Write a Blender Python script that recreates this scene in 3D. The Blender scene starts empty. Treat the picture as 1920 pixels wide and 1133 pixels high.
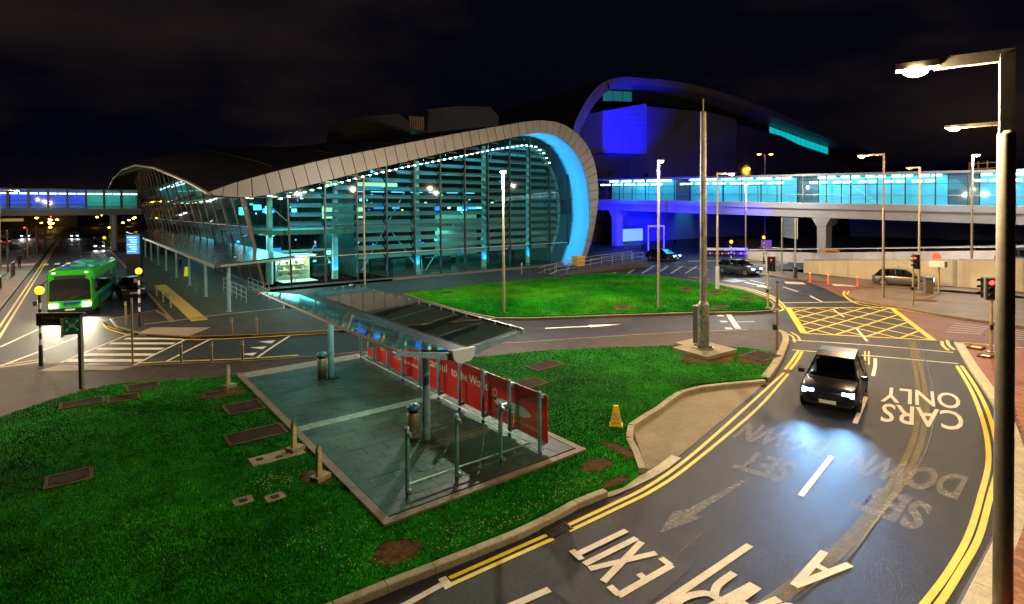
import bpy, bmesh, math, random
import numpy as np
from mathutils import Vector, Matrix
from mathutils.geometry import tessellate_polygon
random.seed(7); rng = np.random.default_rng(7)
sc = bpy.context.scene; col = sc.collection
R = math.radians

# ------------------------------------------------------------------ camera
# site axes: +x runs along the terminal's gable, +y along its long front; metres
F, CAM_H, TH, PITCH, ROLL, PPX, PPY = 1057.0, 6.8, R(37.65), R(1.0), R(0.4), 960.0, 410.5
fw = Vector((math.sin(TH)*math.cos(PITCH), math.cos(TH)*math.cos(PITCH), -math.sin(PITCH)))
r0 = Vector((math.cos(TH), -math.sin(TH), 0)); u0 = r0.cross(fw)
rt = r0*math.cos(ROLL) - u0*math.sin(ROLL); up = u0*math.cos(ROLL) + r0*math.sin(ROLL)
CC = Vector((0, 0, CAM_H))
cd = bpy.data.cameras.new('camera'); cam = bpy.data.objects.new('camera', cd); col.objects.link(cam)
cd.sensor_width = 36; cd.lens = F/1920*36; cd.shift_y = -(566.5-PPY)/1920; cd.clip_end = 3000; cd.clip_start = 0.05
cam.matrix_world = Matrix(((rt.x, up.x, -fw.x, 0), (rt.y, up.y, -fw.y, 0), (rt.z, up.z, -fw.z, CAM_H), (0, 0, 0, 1)))
sc.camera = cam
def ray(x, y): return fw + rt*((x-PPX)/F) - up*((y-PPY)/F)
def G(x, y, z=0.0):                      # survey of the ground: picture point -> point on the level z
    d = ray(x, y); return CC + d*((z-CAM_H)/d.z)
def GX(x, y, X): d = ray(x, y); return CC + d*(X/d.x)
def GY(x, y, Y): d = ray(x, y); return CC + d*(Y/d.y)

# ------------------------------------------------------------------ render / world
sc.render.engine = 'CYCLES'
cy = sc.cycles; cy.use_denoising = True; cy.max_bounces = 6; cy.transparent_max_bounces = 20
cy.diffuse_bounces = 2; cy.glossy_bounces = 3; cy.transmission_bounces = 4
cy.sample_clamp_indirect = 3.0; cy.caustics_reflective = False; cy.caustics_refractive = False
try: cy.use_light_tree = True
except Exception: pass
vs = sc.view_settings; vs.view_transform = 'Standard'; vs.look = 'None'; vs.exposure = 0.3; vs.gamma = 1.0
w = bpy.data.worlds.new('World'); sc.world = w; w.use_nodes = True
nt = w.node_tree; bg = nt.nodes['Background']
sky = nt.nodes.new('ShaderNodeTexSky'); sky.sky_type = 'NISHITA'; sky.sun_disc = False
sky.sun_elevation = R(-4); sky.sun_rotation = R(200)
tc = nt.nodes.new('ShaderNodeTexCoord'); mp = nt.nodes.new('ShaderNodeMapping'); mp.inputs['Scale'].default_value = (1.6, 1.6, 4.2)
nz = nt.nodes.new('ShaderNodeTexNoise'); nz.inputs['Scale'].default_value = 1.5; nz.inputs['Detail'].default_value = 4
rp = nt.nodes.new('ShaderNodeValToRGB'); rp.color_ramp.elements[0].position = .42; rp.color_ramp.elements[1].position = .72
rp.color_ramp.elements[0].color = (.0006, .0008, .0030, 1); rp.color_ramp.elements[1].color = (.0105, .0068, .0062, 1)   # night sky, low cloud lit by the town
nt.links.new(tc.outputs['Generated'], mp.inputs['Vector']); nt.links.new(mp.outputs[0], nz.inputs['Vector']); nt.links.new(nz.outputs['Fac'], rp.inputs['Fac'])
ms = nt.nodes.new('ShaderNodeMix'); ms.data_type = 'RGBA'; ms.blend_type = 'ADD'; ms.inputs['Factor'].default_value = 0.02
nt.links.new(rp.outputs['Color'], ms.inputs['A']); nt.links.new(sky.outputs['Color'], ms.inputs['B'])
nt.links.new(ms.outputs['Result'], bg.inputs['Color']); bg.inputs['Strength'].default_value = 1.0

# ------------------------------------------------------------------ materials
MATS = {}
def mat(name, c, rough=.6, metal=0., noise=None, bump=0., c2=None, emit=None, spec=.5, coat=0., world=False):
    if name in MATS: return MATS[name]
    m = bpy.data.materials.new(name); m.use_nodes = True; t = m.node_tree; b = t.nodes['Principled BSDF']
    b.inputs['Base Color'].default_value = (*c, 1); b.inputs['Roughness'].default_value = rough; b.inputs['Metallic'].default_value = metal
    b.inputs['Specular IOR Level'].default_value = spec; b.inputs['Coat Weight'].default_value = coat
    if noise:
        co = t.nodes.new('ShaderNodeTexCoord'); prev = None; cs = t.nodes.new('ShaderNodeNewGeometry').outputs['Position'] if world else co.outputs['Object']
        layers = noise if isinstance(noise, list) else [noise]
        for (s, amt) in layers:
            n = t.nodes.new('ShaderNodeTexNoise'); n.inputs['Scale'].default_value = s; n.inputs['Detail'].default_value = 5; n.inputs['Roughness'].default_value = .65
            t.links.new(cs, n.inputs['Vector'])
            r = t.nodes.new('ShaderNodeMapRange'); r.inputs['From Min'].default_value = .3; r.inputs['From Max'].default_value = .7
            r.inputs['To Min'].default_value = 1-amt; r.inputs['To Max'].default_value = 1+amt
            t.links.new(n.outputs['Fac'], r.inputs['Value'])
            if prev is None: prev = r.outputs['Result']
            else:
                q = t.nodes.new('ShaderNodeMath'); q.operation = 'MULTIPLY'; t.links.new(prev, q.inputs[0]); t.links.new(r.outputs['Result'], q.inputs[1]); prev = q.outputs[0]
        src = None
        if c2:
            n = t.nodes.new('ShaderNodeTexNoise'); n.inputs['Scale'].default_value = layers[0][0]*.55; n.inputs['Detail'].default_value = 6
            t.links.new(co.outputs['Object'], n.inputs['Vector'])
            rr = t.nodes.new('ShaderNodeMapRange'); rr.inputs['From Min'].default_value = .42; rr.inputs['From Max'].default_value = .62
            t.links.new(n.outputs['Fac'], rr.inputs['Value'])
            mx = t.nodes.new('ShaderNodeMix'); mx.data_type = 'RGBA'; mx.inputs['A'].default_value = (*c, 1); mx.inputs['B'].default_value = (*c2, 1)
            t.links.new(rr.outputs['Result'], mx.inputs['Factor']); src = mx.outputs['Result']
        vm = t.nodes.new('ShaderNodeVectorMath'); vm.operation = 'SCALE'
        if src: t.links.new(src, vm.inputs[0])
        else: vm.inputs[0].default_value = c
        t.links.new(prev, vm.inputs['Scale']); t.links.new(vm.outputs[0], b.inputs['Base Color'])
        if bump:
            bp = t.nodes.new('ShaderNodeBump'); bp.inputs['Strength'].default_value = bump; bp.inputs['Distance'].default_value = .02
            n2 = t.nodes.new('ShaderNodeTexNoise'); n2.inputs['Scale'].default_value = max(l[0] for l in layers)*3; n2.inputs['Detail'].default_value = 3
            t.links.new(co.outputs['Object'], n2.inputs['Vector']); t.links.new(n2.outputs['Fac'], bp.inputs['Height']); t.links.new(bp.outputs[0], b.inputs['Normal'])
    if emit:
        b.inputs['Emission Color'].default_value = (*emit[0], 1); b.inputs['Emission Strength'].default_value = emit[1]
    MATS[name] = m; return m
def glass(name, tint, rough=.02, refl=.9, dirt=.06):
    if name in MATS: return MATS[name]
    m = bpy.data.materials.new(name); m.use_nodes = True; t = m.node_tree; t.nodes.clear()
    o = t.nodes.new('ShaderNodeOutputMaterial'); tr = t.nodes.new('ShaderNodeBsdfTransparent'); tr.inputs[0].default_value = (*tint, 1)
    g = t.nodes.new('ShaderNodeBsdfGlossy'); g.inputs['Color'].default_value = (refl, refl, refl, 1); g.inputs['Roughness'].default_value = rough
    df = t.nodes.new('ShaderNodeBsdfDiffuse'); df.inputs['Color'].default_value = (.3, .42, .38, 1)
    lw = t.nodes.new('ShaderNodeLayerWeight'); pw = t.nodes.new('ShaderNodeMath'); pw.operation = 'POWER'; pw.inputs[1].default_value = 4.0; t.links.new(lw.outputs['Facing'], pw.inputs[0])
    fr = t.nodes.new('ShaderNodeMath'); fr.operation = 'MULTIPLY_ADD'; fr.inputs[1].default_value = .9; fr.inputs[2].default_value = .045; t.links.new(pw.outputs[0], fr.inputs[0])
    m0 = t.nodes.new('ShaderNodeMixShader'); m0.inputs[0].default_value = dirt
    m1 = t.nodes.new('ShaderNodeMixShader')
    t.links.new(tr.outputs[0], m0.inputs[1]); t.links.new(df.outputs[0], m0.inputs[2])
    t.links.new(fr.outputs[0], m1.inputs[0]); t.links.new(m0.outputs[0], m1.inputs[1]); t.links.new(g.outputs[0], m1.inputs[2])
    t.links.new(m1.outputs[0], o.inputs[0]); MATS[name] = m; return m
def worn(name, c, keep):                 # paint worn away in patches: the road shows through
    if name in MATS: return MATS[name]
    m = bpy.data.materials.new(name); m.use_nodes = True; t = m.node_tree; b = t.nodes['Principled BSDF']; b.inputs['Base Color'].default_value = (*c, 1); b.inputs['Roughness'].default_value = .6
    o = [n for n in t.nodes if n.type == 'OUTPUT_MATERIAL'][0]; tr = t.nodes.new('ShaderNodeBsdfTransparent'); mx = t.nodes.new('ShaderNodeMixShader')
    co = t.nodes.new('ShaderNodeTexCoord'); n = t.nodes.new('ShaderNodeTexNoise'); n.inputs['Scale'].default_value = 10; n.inputs['Detail'].default_value = 9; n.inputs['Roughness'].default_value = .85; n.inputs['Distortion'].default_value = .8
    rr = t.nodes.new('ShaderNodeMapRange'); rr.inputs['From Min'].default_value = .60-keep*.3; rr.inputs['From Max'].default_value = .69-keep*.1; rr.inputs['To Max'].default_value = .72
    t.links.new(co.outputs['Object'], n.inputs['Vector']); t.links.new(n.outputs['Fac'], rr.inputs['Value']); t.links.new(rr.outputs['Result'], mx.inputs[0])
    t.links.new(tr.outputs[0], mx.inputs[1]); t.links.new(b.outputs[0], mx.inputs[2]); t.links.new(mx.outputs[0], o.inputs[0]); MATS[name] = m; return m

ASPH = mat('asphalt', (.0165, .0168, .0195), .5, noise=[(.35, .25), (1.6, .3), (7, .3), (26, .75)], bump=.9, spec=.22)
REDASPH = mat('red_surfacing', (.15, .045, .014), .6, noise=[(.8, .3), (40, .4)], bump=.4)
PAVE = mat('paving_flags', (.046, .032, .023), .65, noise=[(.35, .3), (2.5, .3), (14, .35)], bump=.4, spec=.18)
PAVE2 = mat('forecourt_paving', (.04, .036, .027), .6, noise=[(.35, .35), (2.5, .3), (12, .2)], bump=.3, spec=.2)
SLAB = mat('shelter_slab', (.032, .048, .032), .42, noise=[(.45, .55), (2.2, .4), (14, .3)], bump=.4, world=True, spec=.18)
SLABL = mat('pale_slab', (.23, .23, .17), .5, noise=[(3, .3), (20, .25)], bump=.3)
EDGE = mat('edging_stone', (.17, .125, .065), .6, noise=[(2, .3), (20, .3)], bump=.3)
CONC = mat('concrete', (.26, .215, .12), .7, noise=[(1.2, .25), (16, .25)], bump=.3)
KERB = mat('kerb_concrete', (.34, .28, .16), .65, noise=[(2, .25), (18, .25)], bump=.3)
KERBP = mat('pale_kerb', (.55, .48, .32), .6, noise=[(2, .2), (18, .2)], bump=.2)
GRASSG = mat('lawn_soil', (.003, .115, .003), .9, noise=[(.3, .5), (1.3, .4), (9, .4)], bump=.6, c2=(.012, .20, .004), spec=.1)
SOIL = mat('bare_soil', (.10, .048, .014), .9, noise=[(6, .5), (30, .4)], bump=.9, spec=.1)
YEL = mat('yellow_paint', (.80, .60, .01), .5, noise=[(2.5, .15), (30, .18)])
WHT = mat('white_paint', (.72, .64, .50), .5, noise=[(2.5, .15), (30, .2)])
STEEL = mat('galvanised_steel', (.34, .34, .31), .4, .75, noise=[(5, .25), (25, .2)], bump=.1)
POLE = mat('painted_pole', (.33, .27, .19), .42, .35, noise=[(4, .2)], bump=.05)
BLUESTEEL = mat('blue_grey_paint', (.20, .34, .40), .4, .25, noise=[(6, .25)], bump=.05)
DARK = mat('dark_metal', (.018, .018, .02), .45, .4)
BLACK = mat('black_plastic', (.012, .012, .013), .5)
ROOF = mat('dark_roof_sheet', (.016, .015, .014), .5, .2, noise=[(.4, .25)])
FASC = mat('fascia_panel_paint', (.175, .165, .15), .45, .1, noise=[(.6, .12), (8, .08)])
SOFF = mat('soffit_wash_tint', (.15, .36, .46), .5)  # cyan of the recess wash light put into the soffit colour
MULL = mat('mullion', (.03, .036, .036), .4, .5)
LOUV = mat('louvre_blade', (.30, .34, .34), .35, .3, noise=[(3, .15)])
INTW = mat('interior_white', (.62, .68, .62), .5, noise=[(1.2, .1)])
INTD = mat('interior_dark', (.035, .06, .062), .5, noise=[(.8, .4)])
WALLD = mat('dark_cladding', (.06, .058, .055), .55, noise=[(.25, .25)])
PARAP = mat('pale_parapet', (.72, .68, .70), .6, noise=[(.5, .15), (9, .12)], bump=.15)
BEIGE = mat('beige_wall', (.50, .42, .27), .6, noise=[(.4, .18), (9, .12)], bump=.15)
GL_FAC = glass('facade_glass', (.46, .88, .84), .03, dirt=.0)
GL_SH = glass('shelter_glass', (.86, .96, .91), .03, dirt=.012)
GL_CAN = glass('canopy_glass', (.20, .27, .20), .05, dirt=.05)
GL_CAN2 = glass('canopy_glass_green', (.22, .55, .46), .05, dirt=.10)
GL_BR = glass('bridge_glass', (.72, .92, .97), .03, dirt=.02)
GL_CAR = glass('car_glass', (.20, .23, .24), .02, dirt=.0)
def E(name, c, s): return mat(name, tuple(min(1, x*.3+.1) for x in c), .5, emit=(c, s))

# ------------------------------------------------------------------ mesh helpers
class MB:
    def __init__(s): s.v = []; s.f = []; s.sm = []
    def add(s, vs_, fs, sm=False):
        n = len(s.v); s.v += [tuple(v) for v in vs_]; s.f += [tuple(i+n for i in f) for f in fs]; s.sm += [sm]*len(fs); return s
    def box(s, c, d, rz=0., M=None):
        x, y, z = d[0]/2, d[1]/2, d[2]/2; ca, sa = math.cos(rz), math.sin(rz); vs_ = []
        for k in range(8):
            p = Vector(((x if k & 1 else -x), (y if k & 2 else -y), (z if k & 4 else -z)))
            p = M @ p if M else Vector((p.x*ca-p.y*sa, p.x*sa+p.y*ca, p.z))
            vs_.append(p+Vector(c))
        return s.add(vs_, [(0, 2, 3, 1), (4, 5, 7, 6), (0, 1, 5, 4), (2, 6, 7, 3), (0, 4, 6, 2), (1, 3, 7, 5)])
    def bar(s, a, b, wd, ht=None, upv=(0, 0, 1)):
        a, b = Vector(a), Vector(b); d = b-a; L = d.length; d.normalize(); ht = ht or wd
        x = d.cross(Vector(upv)); x = x.normalized() if x.length > 1e-4 else Vector((1, 0, 0)); z = x.cross(d)
        M = Matrix((x, d, z)).transposed(); return s.box((a+b)/2, (wd, L, ht), M=M)
    def tube(s, a, b, r1, r2=None, n=10, cap=True):
        a, b = Vector(a), Vector(b); r2 = r1 if r2 is None else r2; d = (b-a).normalized()
        x = d.orthogonal().normalized(); y = d.cross(x); vs_ = []
        for (p, r) in ((a, r1), (b, r2)):
            for k in range(n): t = 2*math.pi*k/n; vs_.append(p+x*(r*math.cos(t))+y*(r*math.sin(t)))
        s.add(vs_, [(k, (k+1) % n, n+(k+1) % n, n+k) for k in range(n)], True)
        if cap: s.add(vs_, [tuple(range(n-1, -1, -1)), tuple(range(n, 2*n))])
        return s
    def lathe(s, prof, o=(0, 0, 0), n=14):
        m = len(prof); vs_ = [(o[0]+r*math.cos(2*math.pi*k/n), o[1]+r*math.sin(2*math.pi*k/n), o[2]+z) for (r, z) in prof for k in range(n)]
        s.add(vs_, [(j*n+k, j*n+(k+1) % n, (j+1)*n+(k+1) % n, (j+1)*n+k) for j in range(m-1) for k in range(n)], True); return s
    def path(s, pts, r, n=8):
        for a, b in zip(pts, pts[1:]): s.tube(a, b, r, n=n)
        return s
    def poly(s, pts, z0=None):           # flat polygon, tessellated (pts world Vectors)
        pts = [Vector(p) for p in pts]; tris = tessellate_polygon([pts]); nrm = Vector((0, 0, 0))
        for t in tris: nrm += (pts[t[1]]-pts[t[0]]).cross(pts[t[2]]-pts[t[0]])
        if nrm.z < 0: tris = [tuple(reversed(t)) for t in tris]
        return s.add(pts, [tuple(t) for t in tris])
    def slab(s, pts, z0, z1):
        top = [Vector((p[0], p[1], z1)) for p in pts]; s.poly(top); n = len(pts); area = sum(pts[i][0]*pts[(i+1) % n][1]-pts[(i+1) % n][0]*pts[i][1] for i in range(n))
        bot = [Vector((p[0], p[1], z0)) for p in pts]
        fs = [(i, (i+1) % n, n+(i+1) % n, n+i) for i in range(n)]
        if area < 0: fs = [tuple(reversed(f)) for f in fs]
        return s.add(bot+top, fs)
    def prism(s, poly2, axis, a, b):     # polygon extruded along a world axis ('x': poly=(y,z); 'y': poly=(x,z))
        mk = (lambda p, t: (t, p[0], p[1])) if axis == 'x' else ((lambda p, t: (p[0], t, p[1])) if axis == 'y' else (lambda p, t: (p[0], p[1], t)))
        n = len(poly2); A = [mk(p, a) for p in poly2]; B = [mk(p, b) for p in poly2]
        s.add(A+B, [(i, (i+1) % n, n+(i+1) % n, n+i) for i in range(n)])
        tr = [tuple(t) for t in tessellate_polygon([[Vector((p[0], p[1], 0)) for p in poly2]])]
        s.add(A, tr); s.add(B, [tuple(reversed(t)) for t in tr]); return s
    def ribbon(s, pts, wd, z=None):
        pts = [Vector((p[0], p[1], p[2] if z is None else z)) for p in pts]; L = []; n = len(pts)
        for i, p in enumerate(pts):
            d = (pts[min(i+1, n-1)]-pts[max(i-1, 0)]); d.z = 0; d.normalize(); q = Vector((-d.y, d.x, 0))*(wd/2); L += [p+q, p-q]
        return s.add(L, [(2*i, 2*i+1, 2*i+3, 2*i+2) for i in range(n-1)])
    def mesh(s, name, fix=False):
        m = bpy.data.meshes.new(name); m.from_pydata(s.v, [], s.f); m.polygons.foreach_set('use_smooth', s.sm)
        if fix:
            b = bmesh.new(); b.from_mesh(m); bmesh.ops.remove_doubles(b, verts=b.verts, dist=1e-5); bmesh.ops.recalc_face_normals(b, faces=b.faces); b.to_mesh(m); b.free()
        m.update(); return m
def tag(o, label=None, cat=None, group=None, kind=None):
    for k, v in (('label', label), ('category', cat), ('group', group), ('kind', kind)):
        if v: o[k] = v
    return o
def ob(name, mb, m, parent=None, world=False, fix=False, **kw):
    me = mb if isinstance(mb, bpy.types.Mesh) else mb.mesh(name, fix)
    if m and not me.materials: me.materials.append(m)
    o = bpy.data.objects.new(name, me); col.objects.link(o)
    if parent:
        o.parent = parent
        if world:
            par = parent; loc = Vector((0, 0, 0))
            while par: loc += par.location; par = par.parent
            o.matrix_parent_inverse = Matrix.Translation(-loc) if parent.type == 'EMPTY' else Matrix.Translation((0, 0, 0))
    return tag(o, **kw)
def thing(name, loc, label, cat, rz=0., group=None, kind=None):
    o = bpy.data.objects.new(name, None); col.objects.link(o); o.empty_display_size = .3; o.location = loc; o.rotation_euler = (0, 0, rz); return tag(o, label, cat, group, kind)
def struct(name, mb, m, **kw): return ob(name, mb, m, kind='structure', **kw)
def copy_tree(o, parent=None):
    c = o.copy(); col.objects.link(c)
    if parent: c.parent = parent; c.matrix_parent_inverse = o.matrix_parent_inverse.copy()
    for ch in o.children: copy_tree(ch, c)
    return c
def light(parent, kind, loc, energy, color, **kw):
    l = bpy.data.lights.new('light', kind); l.energy = energy; l.color = color
    for k, v in kw.items():
        if k != 'aim': setattr(l, k, v)
    o = bpy.data.objects.new('lamp_light', l); col.objects.link(o); o.parent = parent; o.location = loc
    if 'aim' in kw: o.rotation_euler = Vector(kw['aim']).to_track_quat('-Z', 'Y').to_euler()
    return o
def spline(pts, n):                      # Catmull-Rom through points
    P = [Vector(p) for p in pts]; P = [P[0]*2-P[1]]+P+[P[-1]*2-P[-2]]; out = []
    for i in range(1, len(P)-2):
        for k in range(n):
            t = k/n; a, b, c, d = P[i-1:i+3]
            out.append(.5*((2*b)+(c-a)*t+(2*a-5*b+4*c-d)*t*t+(3*b-a-3*c+d)*t**3))
    return out+[P[-2]]
def resample(pts, n):
    P = [Vector(p) for p in pts]; L = [0]
    for a, b in zip(P, P[1:]): L.append(L[-1]+(b-a).length)
    out = []; j = 0
    for k in range(n+1):
        s = L[-1]*k/n
        while j < len(L)-2 and L[j+1] < s: j += 1
        t = (s-L[j])/max(1e-9, L[j+1]-L[j]); out.append(P[j].lerp(P[j+1], min(1, t)))
    return out
def text_mesh(s, p0, p1, p2, dz=0., gap=0., fat=0.):    # word laid in the frame p0 (start of baseline) p1 (end of baseline) p2 (top of start)
    c = bpy.data.curves.new('t', 'FONT'); c.body = s; o = bpy.data.objects.new('t', c); col.objects.link(o)
    c.resolution_u = 3; c.offset = fat; c.space_character = 1.0+gap; bpy.context.view_layer.update()
    me = bpy.data.meshes.new_from_object(o); bpy.data.objects.remove(o); n = len(me.vertices); a = np.empty(n*3); me.vertices.foreach_get('co', a); a = a.reshape(-1, 3)
    mn = a.min(0); mx = a.max(0); h = max(mx[1]-max(mn[1], 0 if not any(ch in 'gjpqy' for ch in s) else 0), 1e-6); y0 = 0.0
    p0, p1, p2 = (np.array(p) for p in (p0, p1, p2)); u = (a[:, 0]-mn[0])/(mx[0]-mn[0]); v = (a[:, 1]-y0)/h
    b = p0+u[:, None]*(p1-p0)+v[:, None]*(p2-p0); b[:, 2] += dz; me.vertices.foreach_set('co', b.reshape(-1).astype(np.float32)); me.update(); return me
def inside(p, poly):
    x, y = p[0], p[1]; c = False; n = len(poly); j = n-1
    for i in range(n):
        xi, yi, xj, yj = poly[i][0], poly[i][1], poly[j][0], poly[j][1]
        if (yi > y) != (yj > y) and x < (xj-xi)*(y-yi)/(yj-yi)+xi: c = not c
        j = i
    return c
def clip(poly, x0, x1, z0, z1):          # polygon (x,z) cut to a rectangle
    for ax, lim, sg in ((0, x0, 1), (0, x1, -1), (1, z0, 1), (1, z1, -1)):
        out = []
        for i in range(len(poly)):
            a, b = poly[i-1], poly[i]; da, db = (a[ax]-lim)*sg, (b[ax]-lim)*sg
            if (da >= 0) != (db >= 0): t = da/(da-db); out.append((a[0]+(b[0]-a[0])*t, a[1]+(b[1]-a[1])*t))
            if db >= 0: out.append(b)
        poly = out
        if len(poly) < 3: return []
    return poly


# ------------------------------------------------------------------ ground, roads, pavements
def gp(l, z=0.): return [G(x, y, z) for x, y in l]
g = MB(); S = 1600; g.add([(-S, -S, 0), (S, -S, 0), (S, S, 0), (-S, S, 0)], [(0, 1, 2, 3)])
struct('road', g, ASPH)
KT = .12
LAWN_TOP = [(0, 782), (116, 743), (212, 720), (299, 713.5), (430, 705), (560, 694), (690, 684), (870, 672), (1000, 659), (1100, 653), (1250, 648), (1330, 648), (1400, 652), (1452, 661)]
KERB_R = [(1452, 661), (1446, 685), (1436, 708)]
KERB_BAY = [(1436, 708), (1298, 720), (1240, 757), (1183, 792), (1171, 799), (1183, 840), (1197, 886)]
KERB_F = [(1197, 886), (1169, 906), (1118, 921), (1074, 936), (983, 979), (855, 1034), (697, 1098), (614, 1131), (500, 1184), (330, 1270)]
LAWN = gp([(-420, 905)]+LAWN_TOP+KERB_R+KERB_BAY[1:]+KERB_F[1:]+[(-600, 1270)], .125)
NOSE = [(1462, 618), (1474, 622), (1480, 634), (1476, 650), (1462, 680), (1442, 708)]
SLIP_S = [(0, 694), (80, 681), (110, 683), (250, 686), (340, 681), (450, 677), (560, 670), (677, 659), (875, 647), (1000, 640), (1100, 633), (1250, 624), (1400, 618)]
pav = gp([(-420, 770)]+SLIP_S+NOSE+[(1436, 709)], .115)+[Vector(p) for p in reversed(LAWN[1:-len(KERB_R)-len(KERB_BAY)-len(KERB_F)+2])]+gp([(-420, 903)], .115)
island = MB().slab([(p.x, p.y) for p in pav], -.05, .115); struct('pavement', island, PAVE)
lawn_m = MB().slab([(p.x, p.y) for p in LAWN], -.05, .125); struct('lawn', lawn_m, GRASSG)
# forecourt in front of the terminal
FORE = [(4.45, 150), (4.45, 47), (4.2, 45.2), (1.6, 43.2), (1.15, 42.3), (1.5, 40.6)]+[tuple(G(x, y, .11))[:2] for x, y in [(250, 624), (300, 630), (350, 632), (440, 630), (633, 620), (760, 612), (880, 602), (930, 598)]]+[(20.5, 41.8)]+[(47, 40.6), (52, 42), (53, 47), (53, 52), (14, 60), (14, 150)]
struct('forecourt', MB().slab(FORE, -.05, .11), PAVE2)
# middle lawn
MID = [(757, 550), (800, 545), (900, 533), (1000, 524), (1080, 516), (1140, 512.5), (1220, 516), (1290, 526), (1350, 536), (1400, 547), (1436, 560), (1450, 572), (1447, 579), (1400, 582), (1300, 583), (1150, 588), (1000, 593), (945, 594), (890, 587), (820, 569)]
midw = gp(MID, .135); midl = MB().slab([(p.x, p.y) for p in midw], -.05, .135); struct('lawn', midl, mat('middle_lawn', (.002, .10, .002), .9, noise=[(.22, .4), (.9, .35), (8, .5)], bump=.8, c2=(.035, .15, .003), spec=.1))
# left-hand pavement beyond the coach road
struct('pavement', MB().slab([(-4.35, 20), (-4.35, 320), (-9.5, 320), (-9.5, 20)], -.05, .11), mat('far_paving', (.13, .09, .065), .6, noise=[(.8, .25), (10, .2)], bump=.2))
# red surfaced carriageway
struct('red_road', MB().poly(gp([(1446, 507), (1500, 506), (1640, 522), (1800, 533), (2100, 545), (2200, 700), (1920, 652), (1788, 638), (1752, 640), (1672, 576), (1600, 566), (1570, 553), (1545, 540), (1500, 524)], .004)), REDASPH)
# traffic island with signals
ISL = [(1590, 553), (1600, 546), (1630, 541), (1700, 540), (1800, 546), (1920, 556), (2100, 570), (2100, 640), (1920, 611), (1800, 594), (1720, 581), (1660, 570), (1612, 562)]
islw = gp(ISL, .12); struct('traffic_island', MB().slab([(p.x, p.y) for p in islw], -.05, .12), mat('island_paving', (.15, .095, .05), .6, noise=[(.8, .25), (14, .25)], bump=.3))
# pavement across the far side of the red road
struct('pavement', MB().slab([(54.4, 31.5), (59.5, 30.5), (58.6, 27), (57.0, 20), (57.6, 14), (58.3, 5), (57, -10), (53, -10), (54, 5), (53.4, 14), (52.6, 20), (53, 26)], -.05, .12), MATS['island_paving'])
# right-hand block pavement
RK = [(1789, 640), (1813, 682), (1849, 736), (1871, 775), (1887, 824), (1895, 870), (1896, 905), (1890, 945), (1872, 991), (1843, 1050), (1800, 1133), (1745, 1240)]
RK2 = [(1799.5, 640), (1830, 684), (1872, 741), (1897, 794), (1912, 846), (1914, 900), (1911, 945), (1896, 1006), (1868, 1070), (1836, 1133), (1785, 1240)]
blk = gp(RK2, .11)+gp([(2300, 1240), (2500, 700), (1920, 650)], .11)
BRICKF = mat('block_paving_field', (.26, .085, .025), .6, noise=[(1.5, .25), (16, .35)], bump=.4)
struct('block_pavement', MB().slab([(p.x, p.y) for p in blk], -.05, .10), BRICKF)
struct('paving_band', MB().ribbon([p+Vector((.32, 0, 0)) for p in gp(RK2[2:], .106)], .55), mat('grey_band', (.075, .07, .075), .55, noise=[(3, .2), (25, .25)], bump=.3))
# concrete lay-by
struct('concrete_bay', MB().poly(gp([(1186, 803), (1240, 769), (1298, 733), (1437, 716), (1361, 783), (1272, 856), (1213, 881)], .01)), mat('bay_concrete', (.27, .215, .115), .75, noise=[(.7, .2), (5, .12), (30, .25)], bump=.3))
struct('drainage_channel', MB().ribbon(gp([(1112, 932), (1145, 924), (1178, 910), (1215, 892), (1245, 874), (1268, 856)], .016), .28), KERBP)

# kerb stones, one by one where they can be told apart
def kerb(pts, wd=.16, ht=.13, m=KERB, step=.91, side=1, name='kerb', into=None):
    P = resample(spline(pts, 6), max(2, int(sum((Vector(b)-Vector(a)).length for a, b in zip(pts, pts[1:]))/step)))
    root = thing(name, P[0].xy.to_3d(), None, None, kind='structure')
    if into is not None:
        j = min(range(len(P)-1), key=lambda t: (((P[t]+P[t+1])/2).xy-Vector(into[:2])).length); d = P[j+1]-P[j]; side = -1 if Vector((-d.y, d.x)).dot(Vector((into[0]-P[j].x, into[1]-P[j].y))) > 0 else 1
    for a, b in zip(P, P[1:]):
        d = (b-a); d.z = 0; L = d.length; d.normalize(); q = Vector((-d.y, d.x, 0))*side
        a2, b2 = a+d*.006, b-d*.006; c = .018
        sec = [(0, -.05), (0, ht-c), (c, ht), (wd, ht), (wd, -.05)]
        vs_ = [p+q*(-x)+Vector((0, 0, z-p.z)) for p in (a2, b2) for x, z in sec]
        mb = MB().add(vs_, [(0, 1, 6, 5), (1, 2, 7, 6), (2, 3, 8, 7), (3, 4, 9, 8), (4, 3, 2, 1, 0), (5, 6, 7, 8, 9)])
        ob('kerb_stone', mb, m, root, True, fix=True)
    return root
off = lambda l, dx, dy: [(x+dx, y+dy) for x, y in l]
kerb(gp([(1140, 921), (1107, 931), (1001, 988), (841, 1053), (666, 1122), (560, 1168), (400, 1245)], .145), .17, .145, KERB, into=G(700, 1060))
kerb(gp([(1212, 878), (1198, 840), (1185, 803), (1240, 766), (1298, 730), (1437, 714)], .14), .2, .145, KERB, .9, into=G(1150, 760))
kerb(gp(NOSE, .14), .3, .14, KERB, .7, into=G(1440, 640))
kerb(gp(SLIP_S[3:], .13), .14, .135, EDGE, 1.8, into=G(600, 690))
kerb(gp(RK, .13), .34, .13, KERBP, .9, into=G(1960, 900))
kerb(gp([(1789, 640), (1850, 645), (1920, 652), (2050, 662)], .13), .2, .13, KERBP, .9, into=G(1900, 680))
kerb(gp([(2100, 641), (1920, 612), (1800, 595), (1720, 582), (1660, 571), (1612, 563), (1592, 556), (1589, 551), (1600, 545.5), (1630, 540.5), (1700, 539.5), (1800, 545)], .14), .2, .14, EDGE, 1.8, into=G(1800, 570))
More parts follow.
